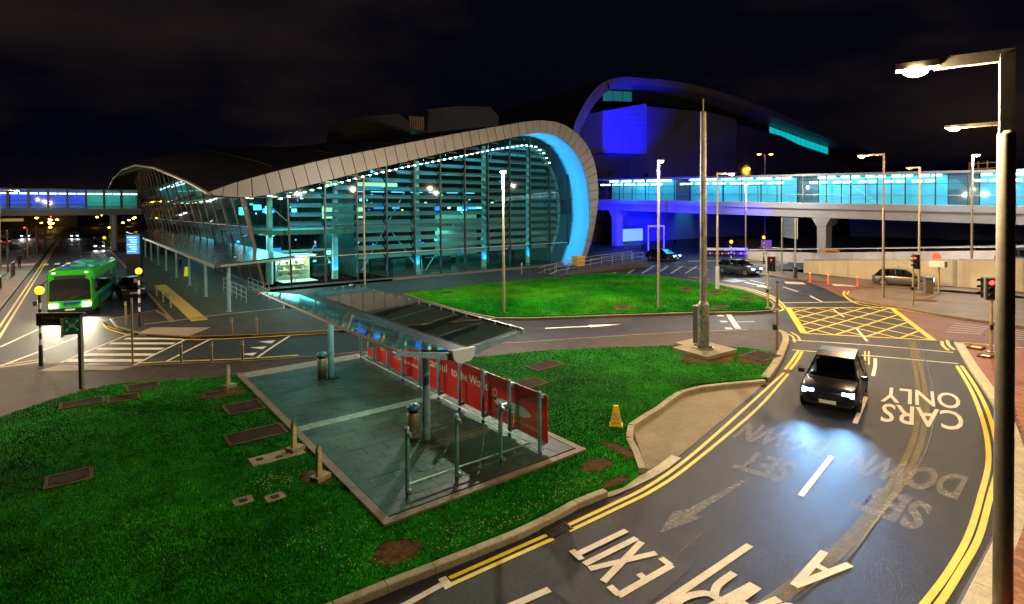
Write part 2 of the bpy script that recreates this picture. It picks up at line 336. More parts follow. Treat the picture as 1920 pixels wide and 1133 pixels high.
kerb(gp([(757, 551), (820, 571), (890, 589), (945, 597), (1000, 596), (1150, 591), (1300, 586), (1400, 585), (1447, 582), (1454, 574), (1440, 560), (1400, 545), (1350, 534), (1290, 524), (1220, 514)], .15), .16, .15, EDGE, 1.8, into=G(1100, 550))
kerb([Vector((x, y, 0)) for x, y in FORE[0:14]], .16, .13, EDGE, 3.0, into=(9, 60))
kerb([Vector((-4.3, 30, 0)), Vector((-4.3, 90, 0)), Vector((-4.3, 200, 0))], .16, .13, EDGE, 4.0, into=(-7, 60))

# painted markings
def line(pts, wd, m=WHT, z=.008, name='road_marking', world=False): return struct(name, MB().ribbon(spline(pts if world else gp(pts, z), 5), wd, z), m)
def dbl(a, b, wd=.10, m=YEL, name='yellow_line'):
    for l in (a, b): line(l, wd, m, name=name)
dbl([(842.5, 1084), (935, 1043), (1028, 1002)], [(848, 1095), (943, 1052), (1037.5, 1010)])
dbl([(1057.6, 988), (1147, 946), (1220, 909), (1300, 851), (1404, 759), (1470, 699)], [(1066.7, 996), (1155, 954), (1228, 917), (1300, 867), (1419, 767), (1478, 701)])
dbl([(1472, 693), (1485, 676), (1497, 658)], [(1481.5, 693), (1494, 677), (1504, 659)], .12)
dbl([(1794, 686), (1821, 732), (1840, 780), (1851, 824), (1853, 871), (1840, 926), (1818, 999), (1781, 1068), (1730, 1136), (1650, 1230)], [(1803, 686), (1833, 732), (1855, 780), (1869, 835), (1871, 875), (1856, 933), (1836, 1006), (1803, 1066), (1758, 1136), (1680, 1230)], .12)
dbl([(1477, 626), (1487, 632), (1490, 642), (1489, 637)][:3], [(1483, 623), (1495, 630), (1500, 638)], .1)
dbl([(1766, 640), (1768, 648), (1778, 657)], [(1776, 638), (1779, 647), (1789, 656)], .14)
line([(935, 600), (1000, 598.5), (1150, 593), (1300, 588), (1440, 584.5), (1462, 583), (1470, 579)], .16, YEL, name='yellow_line')
dbl([(1468, 578), (1456, 566), (1440, 556), (1400, 543), (1340, 531)], [(1474, 578), (1462, 565), (1446, 555), (1405, 541.5), (1345, 530)], .12)
dbl([(1592, 546), (1590, 553), (1612, 566), (1660, 575), (1720, 586), (1800, 598.5), (1920, 616), (2080, 642)], [(1584, 546), (1583, 554), (1606, 569), (1655, 578)], .12)
# coach road on the left
line([(-3.75, 30, 0), (-3.75, 60, 0), (-3.75, 200, 0)], .12, YEL, .008, 'yellow_line', True)
line([(-3.45, 30, 0), (-3.45, 60, 0), (-3.45, 200, 0)], .12, YEL, .008, 'yellow_line', True)
line(gp([(309, 580), (250, 592), (205, 600), (194, 607), (205, 618), (245, 629)], .008), .12, YEL, .008, 'yellow_line', True)
line(gp([(309, 585), (250, 596), (214, 603), (202, 608), (212, 615), (250, 625)], .008), .12, YEL, .008, 'yellow_line', True)
line([(258, 634), (350, 637), (440, 634.5), (633, 623.5)], .12, YEL, name='yellow_line')
line([(258, 681), (340, 677), (450, 673), (560, 666)], .12, YEL, name='yellow_line'); line([(0, 685), (85, 673)], .1, YEL, name='yellow_line'); line([(0, 689), (85, 677)], .1, YEL, name='yellow_line')
for k in range(12): line([(.35, 62+k*9, 0), (.35, 66+k*9, 0)], .12, WHT, .008, 'lane_dash', True)
line([(2.9, 60, 0), (2.9, 88, 0)], .1, WHT, .008, 'bay_line', True)
line(gp([(0, 687), (77, 658), (130, 638), (172, 618)], .008), .15, WHT, .008, 'lane_line', True); line([(0, 651), (73, 617)], .13)
line([(254, 622), (185, 650), (114, 680)], .12, name='crossing_edge_line'); line([(360, 631), (306, 657), (251, 685)], .12, name='crossing_edge_line')
zb = thing('zebra_crossing', G(240, 655), None, None, kind='structure')
for (xa, xb, y, hh) in ((234, 346, 635, 3), (206, 327, 644, 3.4), (183, 306, 654, 3.8), (157, 287, 665, 4.4), (128, 265, 676, 5)):
    ob('stripe', MB().poly(gp([(xa+hh, y-hh/2), (xb+hh, y-hh/2), (xb-hh, y+hh/2), (xa-hh, y+hh/2)], .009)), WHT, zb, True)
line([(397, 635), (355, 656), (312, 678)], .12); line([(543, 630), (512, 650), (480, 672)], .12)
for (x, y) in ((503, 641), (487, 652), (468, 664)): struct('give_way_triangle', MB().poly(gp([(x-18, y), (x+14, y-3), (x+6, y+3)], .009)), WHT)
for yy in (95.0, 150.0):
    z2 = thing('zebra_crossing', (0, yy, 0), None, None, kind='structure')
    for k in range(7): ob('stripe', MB().poly([(-3.6+k*1.15, yy-1.5, .009), (-3.05+k*1.15, yy-1.5, .009), (-3.05+k*1.15, yy+1.5, .009), (-3.6+k*1.15, yy+1.5, .009)]), WHT, z2, True)
struct('zebra_path', MB().poly([(-9.4, 93.5, .115), (-4.4, 93.5, .115), (-4.4, 96.5, .115), (-9.4, 96.5, .115)]), mat('pale_path', (.4, .42, .44), .6))
struct('tactile_paving', MB().poly([(5.4, 38.9, .116), (6.3, 38.9, .116), (6.3, 60, .116), (5.4, 60, .116)]), mat('tactile_yellow', (.42, .32, .06), .6, noise=[(4, .2), (20, .2)]))
struct('tactile_paving', MB().poly(gp([(110, 684), (250, 687), (225, 694), (70, 696)], .121)), mat('tactile_buff', (.28, .22, .15), .6, noise=[(8, .2)]))
struct('tactile_paving', MB().poly(gp([(258, 624), (355, 630), (395, 614), (285, 614)], .116)), MATS['tactile_buff'])
struct('paving_line', MB().ribbon(gp([(270, 608), (340, 600), (430, 588), (560, 575)], .116), .25), mat('channel_stone', (.2, .2, .17), .5))
# slip road and junction
struct('lane_arrow', MB().poly(gp([(1022, 616.5), (1106, 612.5), (1107, 614), (1166, 608), (1104, 609.5), (1104, 611.3), (1022, 615)], .009)), WHT)
for (x, y) in ((1351, 592), (1357, 603), (1366, 616)): line([(x-6, y), (x+6, y)], .35, name='give_way_dash')
line([(1366, 590), (1374, 602), (1384, 616)], .3, name='give_way_line')
line([(1381, 604), (1415, 603)], .08)
line([(1485, 637.5), (1640, 648), (1788, 661)], .12, name='stop_line'); line([(1485, 656), (1640, 668), (1797, 682)], .12, name='stop_line')
line([(1460, 568), (1622, 566)], .14, name='stop_line')
for l in ([(1560, 579), (1583, 595)], [(1606, 616), (1626, 640)]): line(l, .13, name='lane_dash')
for l in ([(1468, 538), (1496, 547)], [(1519, 555), (1541, 566)], [(1405, 525), (1434, 532)], [(1290, 519), (1330, 524)]): line(l, .13, name='lane_dash')
struct('lane_arrow', MB().poly(gp([(1395, 530), (1420, 535), (1419, 537), (1446, 541), (1428, 534), (1424, 534.5), (1398, 529)], .009)), WHT)
line([(1641, 672), (1641, 685), (1637, 705)], .13, name='lane_dash'); line([(1624, 744), (1613, 770), (1603, 794)], .14, name='lane_dash')
line([(1560, 855), (1530, 893), (1501, 930)], .14, name='lane_dash'); line([(1406, 1022), (1325, 1077), (1238, 1135), (1150, 1190)], .15, name='lane_line')
line([(1030, 1105), (965, 1133), (900, 1160)], .15, name='lane_line'); line([(828, 1096), (765, 1131), (700, 1165)], .13, name='lane_line')
struct('bay_marker', MB().poly(gp([(821, 1086), (836, 1080), (850, 1098), (835, 1106)], .009)), WHT)
line([(1622, 659), (1622, 683)], .05, YEL); line([(1629, 659), (1629, 684)], .05, YEL)
OLDY = worn('worn_yellow_paint', (.34, .26, .03), .72); OLDW = worn('worn_white_paint', (.40, .37, .33), .62)
dbl([(1705, 640), (1716, 690), (1722, 740), (1720, 790), (1703, 850), (1655, 930), (1590, 1005), (1520, 1066), (1430, 1133)], [(1713, 640), (1727, 690), (1736, 740), (1735, 790), (1718, 855), (1672, 932), (1606, 1009), (1537, 1070), (1452, 1133)], .15, OLDY, 'worn_yellow_line')
line([(1722, 640), (1742, 700), (1752, 770), (1738, 840), (1700, 905), (1650, 965), (1595, 1040), (1540, 1085), (1480, 1136)], .045, mat('joint_sealant', (.055, .057, .065), .25, noise=[(6, .3)]), .0105, 'sealed_joint')
line([(1328, 990), (1262, 1045)], .02, OLDY, .0105, 'chalk_line')
# patch repairs in the tarmac
PATCH = mat('new_tarmac', (.0105, .0105, .012), .6, noise=[(2, .2), (40, .5)], bump=.7)
for l in ([(1035, 1108), (1185, 1004), (1300, 1062), (1150, 1190)], [(1490, 640), (1640, 650), (1640, 666), (1488, 655)], [(1560, 700), (1600, 702), (1570, 760), (1528, 756)], [(700, 640), (760, 636), (764, 650), (700, 655)], [(1100, 598), (1180, 595), (1185, 604), (1104, 607)]): struct('tarmac_patch', MB().poly(gp(l, .005)), PATCH)
# box junction
bx = thing('box_junction', G(1600, 605), None, None, kind='structure'); q = gp([(1477, 577), (1670.5, 577), (1750, 638), (1507.5, 625)], .012)
def bil(s, t): return (q[0].lerp(q[1], s)).lerp(q[3].lerp(q[2], s), t)
for a, b, wd in (((0, 0), (1, 0), .14), ((1, 0), (1, 1), .3), ((0, 1), (1, 1), .16), ((0, 0), (0, 1), .34)): ob('border_line', MB().ribbon([bil(*a), bil(*b)], wd), YEL, bx, True)
for k in range(-3, 4):
    for sg in (1, -1):
        pts = []
        for i in range(101):
            s = i/100; t = (s-k/4.) if sg > 0 else (1-s+k/4.)
            if 0 <= t <= 1: pts.append((s, t))
        if len(pts) > 4: ob('hatch_line', MB().ribbon([bil(*pts[0])+Vector((0, 0, .004)), bil(*pts[-1])+Vector((0, 0, .004+.002*sg))], .13), YEL, bx, True)
# hatching and comb markings on the red road and by the far crossing
for cx0, n in ((0, 5), (96, 5)):
    for k in range(n): line([(1790+cx0-k*4, 606+k*4+cx0*.12), (1852+cx0-k*3, 613+k*3.4+cx0*.12)], .12, mat('faded_white', (.55, .45, .34), .6, noise=[(5, .3)]), .0095, 'comb_stripe')
for k in range(7): line([(1395+k*2, 494+k*2.6), (1478-k*1, 492+k*2.6)], .35, WHT, .0095, 'crossing_stripe')
for k in range(6): line([(1150+k*27, 513), (1172+k*27, 499)], .2, MATS['faded_white'], .0095, 'hatch_stripe')
line([(1148, 500), (1260, 499), (1330, 507)], .2, MATS['faded_white'], .0095, 'hatch_edge'); line([(1290, 490), (1380, 489), (1490, 489)], .5, YEL, .0095, 'yellow_line')
struct('blue_bay_sign', MB().poly(gp([(1352, 526), (1378, 523.5), (1402, 527), (1374, 530)], .0095)), mat('blue_paint', (.16, .28, .6), .5, noise=[(3, .3)]))
# lettering on the carriageway
def road_word(s, P0, P1, P2, m=WHT, z=.011):
    return ob('road_lettering', text_mesh(s, *gp([P0, P1, P2], z), fat=.012), m, kind='structure')
def bold(me, k=.035):                    # road letters are broad: thicken strokes by an outline copy
    return me
road_word('CARS', (1803, 773), (1655, 757), (1810, 809)); road_word('ONLY', (1797, 739), (1655, 726), (1804, 768))
def strokes(name, segs, P0, P1, P2, wd, m=WHT, z=.011):     # letters drawn with broad strokes in the frame of a word
    a, b, c = gp([P0, P1, P2], z); u, v = b-a, c-a; mb = MB()
    for i, sgm in enumerate(segs):
        pts = [a+u*s+v*t for s, t in sgm]; mb.ribbon(spline(pts, 5) if len(pts) > 2 else pts, wd, z+i*.0012)
    return struct(name, mb, m)
strokes('road_lettering', [[(.02, 0), (.02, 1)], [(.02, .02), (.2, .02)], [(.02, .5), (.15, .5)], [(.02, .98), (.2, .98)], [(.3, 0), (.58, 1)], [(.58, 0), (.3, 1)], [(.68, 0), (.68, 1)], [(.89, 0), (.89, .96)], [(.77, .97), (1, .97)]], (1262, 1061), (1165, 988), (1161, 1119), .14)
strokes('road_lettering', [[(0, 0), (.5, 1)], [(1, 0), (.5, 1)], [(.2, .38), (.8, .38)]], (1594, 1058), (1546, 1034), (1514, 1113), .15)
strokes('road_lettering', [[(.7, 0), (.7, 1)], [(.7, .98), (.9, .96), (.98, .76), (.9, .52), (.7, .48)], [(.82, .48), (.93, .3), (.98, 0)], [(.36, 0), (.42, .5), (.5, 1)], [(.64, 0), (.58, .5), (.5, 1)], [(.42, .35), (.58, .35)], [(.28, .8), (.2, 1), (.05, .9), (0, .5), (.05, .1), (.2, 0), (.28, .2)]], (1515, 1155), (1374, 1073), (1385, 1235), .15)
for (W, P0, P1, P2) in (('DOWN', (1564, 826), (1403, 793), (1540, 858)), ('SET', (1497, 872), (1403, 845), (1470, 908)), ('DOWN', (1816, 896), (1608, 846), (1795, 938)), ('SET', (1750, 950), (1625, 908), (1722, 998))):
    ob('worn_lettering', text_mesh(W, *gp([P0, P1, P2], .0115), fat=.035), OLDW, kind='structure')
struct('worn_arrow', MB().poly(gp([(1400, 903), (1391, 900), (1283, 958), (1262, 958), (1236, 1000), (1318, 970), (1302, 966)], .0115)), OLDW)
# shelter platform: slabs one by one
PX0, PX1, PY0, PY1 = 5.0, 11.0, 10.95, 25.0
struct('platform_bed', MB().slab([(PX0, PY0), (PX1, PY0), (PX1, PY1), (PX0, PY1)], 0, .14), mat('mortar', (.026, .034, .026), .8))
plat = thing('paved_platform', (8, 18, .14), None, None, kind='structure')
def slabmesh(lx, ly, m):
    b = MB(); c = .004; h = .035; x, y = lx/2-.0025, ly/2-.0025
    b.add([(-x, -y, 0), (x, -y, 0), (x, y, 0), (-x, y, 0), (-x, -y, h-c), (x, -y, h-c), (x, y, h-c), (-x, y, h-c), (-x+c, -y+c, h), (x-c, -y+c, h), (x-c, y-c, h), (-x+c, y-c, h)],
          [(0, 1, 5, 4), (1, 2, 6, 5), (2, 3, 7, 6), (3, 0, 4, 7), (4, 5, 9, 8), (5, 6, 10, 9), (6, 7, 11, 10), (7, 4, 8, 11), (8, 9, 10, 11)]); me = b.mesh('slab'); me.materials.append(m); return me
sm_a, sm_b, sm_c = slabmesh(.62, .46, SLAB), slabmesh(.62, .46, mat('darker_slab', (.025, .037, .024), .4, noise=[(.45, .55), (2.2, .4), (14, .3)], bump=.4, world=True, spec=.18)), slabmesh(.62, .42, SLABL)
y = PY0+.28; row = 0
while y < PY1-.3:
    pale = abs(y+.21-17.6) < .24 or abs(y+.21-24.5) < .24; ly = .42 if pale else .46; n = 9; x0 = PX0+.23; off_ = (.31 if row % 2 else 0)
    edges = [x0]+[x0+off_+.62*k for k in range(1 if off_ == 0 else 0, 10) if x0+.2 < x0+off_+.62*k < PX1-.4]+[PX1-.22]
    for a, b in zip(edges, edges[1:]):
        wd = b-a
        if abs(wd-.62) < .02: me = sm_c if pale else (sm_b if random.random() < .3 else sm_a)
        else: me = slabmesh(wd, ly, SLABL if pale else SLAB)
        o = ob('paving_slab', me, None, plat); o.location = ((a+b)/2-8, y+ly/2-18, random.uniform(0, .006))
    y += ly; row += 1
for (a, b) in (((PX0, PY0), (PX1, PY0)), ((PX1, PY0), (PX1, PY1)), ((PX0, PY1), (PX0, PY0))):
    A, B = Vector((*a, .14)), Vector((*b, .14)); n = int((B-A).length/.95); d = (B-A).normalized(); qn = Vector((-d.y, d.x, 0))*.11
    for k in range(n):
        p, r_ = A.lerp(B, k/n)+d*.005+qn, A.lerp(B, (k+1)/n)-d*.005+qn
        o = ob('edging_stone', MB().bar(p+Vector((0, 0, .02)), r_+Vector((0, 0, .02)), .2, .05+.004*(k % 2)), EDGE, plat, True)
# block paving: the blocks nearest the kerb, one by one
bp = thing('block_paving', (blk[3].x, blk[3].y, .10), None, None, kind='structure')
br = MB().box((0, 0, .012), (.196, .096, .024)).mesh('brick')
BRM = [mat('brick_orange', (.36, .12, .03), .6, noise=[(9, .3)], bump=.3), mat('brick_red', (.26, .075, .022), .6, noise=[(9, .3)], bump=.3), mat('brick_buff', (.42, .17, .05), .6, noise=[(9, .3)], bump=.3)]
brs = []
for m_ in BRM: b2 = br.copy(); b2.materials.append(m_); brs.append(b2)
def topx(p):
    d = Vector(p)-CC; wq = d.dot(fw); return PPX+F*d.dot(rt)/wq, PPY-F*d.dot(up)/wq
cand = []
for i in range(0, 160):
    for j in range(0, 160):
        p = Vector((11.5+i*.1, 1.0+j*.2+(.1 if i % 2 else 0), .10)); X, Y = topx(p)
        if 1860 < X < 1935 and 640 < Y < 1150:
            edge = min((p.xy-(qv+Vector((.62, 0, 0))).xy).length for qv in gp(RK2, .1))
            if p.x > np.interp(p.y, *zip(*sorted([(qv.y, qv.x+.62) for qv in gp(RK2[1:], .1)]))): cand.append((p.length, p))
cand.sort(key=lambda t: t[0])
for k, (_, p) in enumerate(cand[:300]):
    o = ob('brick', brs[random.choice((0, 0, 1, 1, 2))], None, bp); o.location = p-bp.location+Vector((0, 0, .002+random.uniform(0, .004))); o.rotation_euler = (0, 0, math.pi/2)
# bare soil patches and turf
def blob(c, rx, ry, z, n=64, jit=.2): return [(c[0]+rx*math.cos(6.283*k/n)*(1+random.uniform(-jit, jit)), c[1]+ry*math.sin(6.283*k/n)*(1+random.uniform(-jit, jit)), z) for k in range(n)]
SOILS = []
def soil(px, py, rx, ry, z=.131):
    c = G(px, py, z); pts = []
    reg = [(p.x, p.y) for p in (LAWN if z < .135 else midw)]
    for p in blob(c, rx, ry, z):
        for _ in range(12):
            if inside((c.x+(p[0]-c.x)*1.12, c.y+(p[1]-c.y)*1.12), reg): break
            p = (c.x+(p[0]-c.x)*.86, c.y+(p[1]-c.y)*.86, z)
        pts.append(p)
    SOILS.append([(c.x+(p[0]-c.x)*.82, c.y+(p[1]-c.y)*.82) for p in pts]); struct('bare_soil', MB().poly(pts), SOIL)
soil(745, 1035, .5, .42); soil(1120, 872, .55, .32); soil(1180, 850, .25, 1.0); soil(598, 893, .4, .5); soil(415, 737, .9, .6); soil(1330, 668, 1.5, 1.1); soil(1425, 672, 1.2, .9); soil(548, 845, .5, .4); soil(1160, 905, .5, .25)
for (x, y, a, b) in ((1290, 543, 1.0, .5), (1340, 549, 1.2, .5), (1400, 560, .9, .6), (1168, 578, .8, .5), (1060, 521, 1.2, .6), (1360, 545, .8, .5), (840, 549, .8, .4), (1350, 577, 1.2, .35)): soil(x, y, a, b, .142)

# ------------------------------------------------------------------ terminal
YF, YG = 46.5, 49.4                      # plane of the gable's rim, plane of its glazing
OUT = [(7.76, 8.21), (9.46, 8.92), (11.75, 9.68), (14.2, 10.4), (16.8, 11.13), (20.6, 12.06), (24.8, 13.09), (29.4, 14.18), (34.6, 15.34), (38.1, 16.09), (40.4, 16.4), (42.7, 16.32), (44.8, 15.65), (46.45, 14.62), (47.75, 13.09), (48.53, 10.94), (48.79, 8.43), (48.5, 6.23), (47.86, 3.74), (46.97, 1.59), (46.2, .11)]
INN = [(8.0, 7.98), (9.3, 7.86), (11.4, 7.95), (14.2, 8.64), (17.0, 9.4), (20.6, 10.39), (25.0, 11.5), (29.4, 12.63), (33.0, 13.5), (36.0, 14.24), (38.4, 14.8), (40.4, 15.07), (42.7, 14.72), (44.74, 13.54), (46.17, 11.78), (46.8, 10.4), (47.11, 9.34), (47.44, 6.24), (47.07, 3.76), (46.1, 1.33), (45.5, .11)]
v2 = lambda l: [Vector((x, 0, z)) for x, z in l]
NP = 54
# split both rims into panels of matching stations
so, si = resample(spline(v2(OUT), 8), NP), spline(v2(INN), 8)
sir = []
mi = resample(si, 600); j = 0
for p in so:
    k = min(range(j, min(j+60, 601)), key=lambda t: (mi[t]-p).length); j = k; sir.append(mi[k])
sir[0], sir[-1] = mi[0], mi[-1]
T = thing('airport_terminal', (30, 60, 0), 'long glass terminal with curving dark roof and pale panelled gable rim', 'building')
def tp(name, mb, m, fix=False, parent=None, **k): return ob(name, mb, m, parent or T, parent is None, fix, **k)
rim = tp('roof_rim', MB().add([(p.x, YF+.16, p.z) for p in so]+[(p.x, YF+.16, p.z) for p in sir], [(i, i+1, NP+2+i, NP+1+i) for i in range(NP)]), DARK)
for i in range(NP):
    a, b, c, d = so[i], so[i+1], sir[i+1], sir[i]; g_ = .03
    a2, b2, d2, c2_ = a.lerp(b, g_), a.lerp(b, 1-g_), d.lerp(c, g_), d.lerp(c, 1-g_); jy = random.uniform(-.008, .008)
    fr = [(p.x, YF+jy, p.z) for p in (a2, b2, c2_, d2)]; bk = [(p.x, YF+.15, p.z) for p in (a2, b2, c2_, d2)]
    ob('fascia_panel', MB().add(fr+bk, [(0, 1, 2, 3), (4, 7, 6, 5), (0, 4, 5, 1), (1, 5, 6, 2), (2, 6, 7, 3), (3, 7, 4, 0)]), FASC, rim, fix=True)
# soffit lining of the gable recess, panel by panel
sof = tp('gable_soffit', MB().add([(p.x, YF+.18, p.z-.0) for p in sir]+[(p.x, YG+.3, p.z) for p in sir], [(i, i+1, NP+2+i, NP+1+i) for i in range(NP)]), SOFF)
# roof: the gable's outer curve swept back while its street edge lifts and curls down again at the far end
EY = [46.5, 47.8, 53.8, 61.9, 73.2, 92, 112, 132.7, 143.3, 149]; EX = [7.76, 7.9, 7.6, 7.2, 6.8, 6.4, 6.0, 5.6, 5.2, 5.0]; EZ = [8.21, 8.3, 9.29, 10.37, 11.77, 13.27, 13.8, 13.3, 11.5, 7.0]
so2 = resample(spline(v2(OUT), 8), 40); ys = list(np.concatenate([[46.7, 47.8, 50], np.linspace(53.8, 149, 24)]))
def roofpt(p, y):
    X0, Z0 = np.interp(y, EY, EX), np.interp(y, EY, EZ)
    wx = min(1, max(0, (p.x-7.76)/18.0)); ws = wx*wx*(3-2*wx); x = X0+(p.x-7.76)*(48.79-X0)/(48.79-7.76)
    fall = max(0, (y-125)/24.0); bulge = 2.4*min(1, (y-46.7)/30)*math.sin(math.pi*min(1, max(0, (p.x-7.76)/36)))*(1 if p.z > 6 else 0)
    z = p.z+(Z0-8.21)*(1-ws)+bulge
    return Vector((x, y, max(.11, z-fall*fall*6*ws)))
n = len(so2); V = [roofpt(p, y) for y in ys for p in so2]
fs = [(j*n+i, j*n+i+1, (j+1)*n+i+1, (j+1)*n+i) for j in range(len(ys)-1) for i in range(n-1)]
rf = tp('roof', MB().add(V, fs, True), ROOF)
V2 = [p-Vector((0, 0, .35)) if p.z > 6 else p+Vector((-.3, 0, 0)) for p in V]
tp('roof_lining', MB().add(V2, [tuple(reversed(f)) for f in fs], True), mat('lining', (.11, .11, .10), .6))
edge = [Vector((np.interp(y, EY, EX), y, np.interp(y, EY, EZ)-.15)) for y in np.linspace(47.2, 149, 60)]
tp('eave_trim', MB().path(edge, .16, 6), mat('eave_metal', (.45, .42, .36), .35, .5))
for k in range(7):                       # standing seams that catch a little light
    p = so2[4+k*4]; tp('roof_seam', MB().path([roofpt(p, y)+Vector((0, 0, .04)) for y in ys[2:]], .05, 4), ROOF, parent=None)
# rooftop plant
for (xa, xb, ya, yb, z0, z1) in ((27.5, 37.5, 72, 78, 15.2, 20.0), (40, 53.0, 72, 80, 14.5, 22.6)):
    ob('plant_housing', MB().prism([(xa, z0), (xb, z0), (xb, z1-1.0), (xb-1.6, z1+.2), (xa+5, z1-.4), (xa+.5, z1-1.3)], 'y', ya, yb), mat('plant_cladding', (.035, .031, .028), .5, .2, noise=[(.5, .2)]), T, True, fix=True)
for k in range(7): tp('vent_fin', MB().box((37.7+k*.34, 72.5, 19.2), (.12, .5, 1.9)), mat('lit_fin', (.5, .3, .14), .5))
# glazed gable: mullions, transoms, panes
gl = [(12.35, .3)]+[(p.x, p.z) for p in []]
outline = [(12.2, .3), (10.75, 7.85)]+[(p.x, p.z-.02) for p in resample(si, 120) if p.x > 11.0 or p.z > 9]+[(45.6, .3)]
def top_at(x): return max([a[1]+(b[1]-a[1])*(x-a[0])/(b[0]-a[0]) for a, b in zip(outline, outline[1:]) if (a[0]-x)*(b[0]-x) <= 0 and a[0] != b[0]]+[.4])
XS = [12.2, 14.4]+[14.4+2.93*k for k in range(1, 12)]; ZS = [.3, 2.75, 5.3, 7.9, 10.5, 13.1, 15.7]
tp('plinth', MB().box((29, YG+.1, .15), (35.6, 1.0, .36)), mat('plinth_stone', (.10, .10, .09), .6, noise=[(1, .2)]))
gz = tp('gable_glazing', MB().bar((12.2, YG, .35), (45.6, YG, .35), .16, .1), MULL)
for i, x in enumerate(XS):
    zt = top_at(x)
    xb = x
    if x < 47.0: ob('mullion', MB().bar((xb, YG+.06, .3), (xb-(1.45 if i == 0 else (.3 if i == 1 else 0)), YG+.06, zt), .11, .24, (0, 1, 0)), MULL, gz)
for z in ZS[1:]:
    pts = clip(outline, 0, 60, z-.01, z+.01)
    if pts: xa, xb = min(p[0] for p in pts), max(p[0] for p in pts); ob('transom', MB().bar((xa, YG+.05, z), (xb, YG+.05, z), .1, .07), MULL if z != 2.75 else mat('pale_transom', (.4, .42, .38), .4, .3), gz)
xs2 = [10.0]+XS[1:]+[48.5]
for a, b in zip(xs2, xs2[1:]):
    for c, d in zip(ZS, ZS[1:]+[]):
        pl = clip(outline, a+.02, b-.02, c+.02, d-.02)
        if len(pl) >= 3: ob('pane', MB().add([(p[0], YG+random.uniform(-.004, .004), p[1]) for p in pl], [tuple(range(len(pl)))]), GL_FAC, gz)
# louvre blades behind the glass
for r_ in range(15):
    z = 2.45+r_*.80
    for a, b in zip(XS[1:], XS[2:]+[47.0]):
        if z < 5 and a < 19: continue
        xa, xb = a+.1, b-.1
        while xa < xb and top_at(xa) < z+.9: xa += .1
        rx = 46.2 if 3.5 < z < 11 else 45.0
        xb = min(xb, rx-.9)
        if xb-xa < .5: continue
        M = Matrix.Rotation(R(38), 3, 'X')
        ob('louvre_blade', MB().box(((xa+xb)/2, YG+.62, z), (xb-xa, .62, .045), M=M), LOUV, gz)
# curved inner rib on the right-hand side and the light strip that washes the recess
rib = [Vector((p.x, YG+1.4, p.z)) for p in mi if (p.x > 36 and p.z > 0.3)]
ctr = Vector((40, YG+1.4, 7.5)); tp('inner_rib', MB().path([ctr+(p-ctr)*.86 for p in rib[::8]], .22, 6), mat('rib_steel', (.22, .26, .26), .4, .3))
wash = resample([Vector((p.x, 0, p.z)) for p in mi if p.x > 38.5 and p.z > .5], 11); ctr = Vector((39.0, 0, 7.2))
for p in wash[0:]:
    q = ctr+(p-ctr)*.70; q.y = YG-.35; d = (p-ctr).normalized(); wl = tp('wash_light', MB().box(q, (.16, .16, .16)), DARK)
    light(T, 'SPOT', q+d*.12-T.location, 330, (.0, .42, 1.), spot_size=R(125), spot_blend=1., aim=(d.x, -.42, d.z), shadow_soft_size=.1)
# downlights along the ceiling edge
DL = [(527, 372), (600, 352), (680, 331), (760, 313), (863, 293), (930, 279), (985, 272), (1005, 275), (1021, 288), (1030, 305)]
dl = resample([GY(x, y, YG-.3) for x, y in DL], 46); dlm = MB().lathe([(0, -.09), (.10, -.07), (.12, 0), (0, 0.02)], n=8).mesh('downlight'); dlm.materials.append(E('downlight_glow', (.55, 1.0, .95), 16))
for p in dl: o = ob('downlight', dlm, None, T); o.location = p-T.location
# interior
tp('ground_floor', MB().box((30, 60, .2), (35, 20, .2)), mat('terrazzo', (.03, .04, .036), .2, noise=[(2, .2)]))
tp('back_wall', MB().box((30, 70, 6), (36, .3, 12)), mat('back_wall', (.012, .03, .034), .5))
tp('gallery_slab', MB().box((31, 64, 4.9), (31, 12, .45)), mat('gallery', (.11, .14, .13), .5))
tp('upper_slab', MB().box((31, 66, 9.2), (27, 8, .4)), MATS['gallery'])
tp('gallery_front', MB().box((17.5, 57.9, 2.75), (9, .25, .22)), INTW)
for x in (19.3, 28.0, 36.5, 13.4, 43.0): tp('column', MB().tube((x, 52.6, .3), (x+.1, 52.6, top_at(x)-.4), .30, .24, 12), INTW)
for (a, b) in (((13.2, 7.2), (15.2, 5.4)), ((17.2, 3.9), (15.2, .4)), ((18.0, 2.6), (19.0, 1.5)), ((26.5, 9.2), (21.5, 1.0)), ((34.0, 8.2), (28.4, .5)), ((27.8, 5), (28.0, .5)), ((13.6, .6), (14.2, 3.0)), ((37.0, 13.0), (35.9, 11.0)), ((24.7, 4.6), (27.8, .5))):
    tp('brace_rod', MB().tube((a[0], 51.5, a[1]), (b[0], 51.5, b[1]), .05, n=6), INTW)
# rows of desks, screens, shop units
kio = tp('shop_unit', MB().box((16.0, 54.6, 1.5), (3.1, .12, 2.4)).box((16, 53.4, .32), (3.1, 2.4, .06)).box((16, 53.4, 2.72), (3.1, 2.4, .06)), INTW)
ob('shop_light', MB().box((16, 53.2, 2.66), (2.8, 1.6, .05)), E('shop_white', (1., .93, .78), 14), kio)
for zz in (.75, 1.25, 1.8): ob('shelf', MB().box((15.9, 54.2, zz), (2.6, .5, .05)), mat('shelf_wood', (.5, .38, .2), .5), kio)
for k in range(9): ob('goods', MB().box((14.8+.28*k, 54.15, (.9, 1.42, 1.95)[k % 3]), (.2, .3, .25)), mat('goods%d' % (k % 3), [(.02, .03, .12), (.6, .5, .3), (.05, .06, .1)][k % 3], .5), kio)
ob('sign_board', MB().box((16.75, 53.0, 2.15), (.3, .06, .85)), E('yellow_board', (1., .75, .0), 1.6), kio)
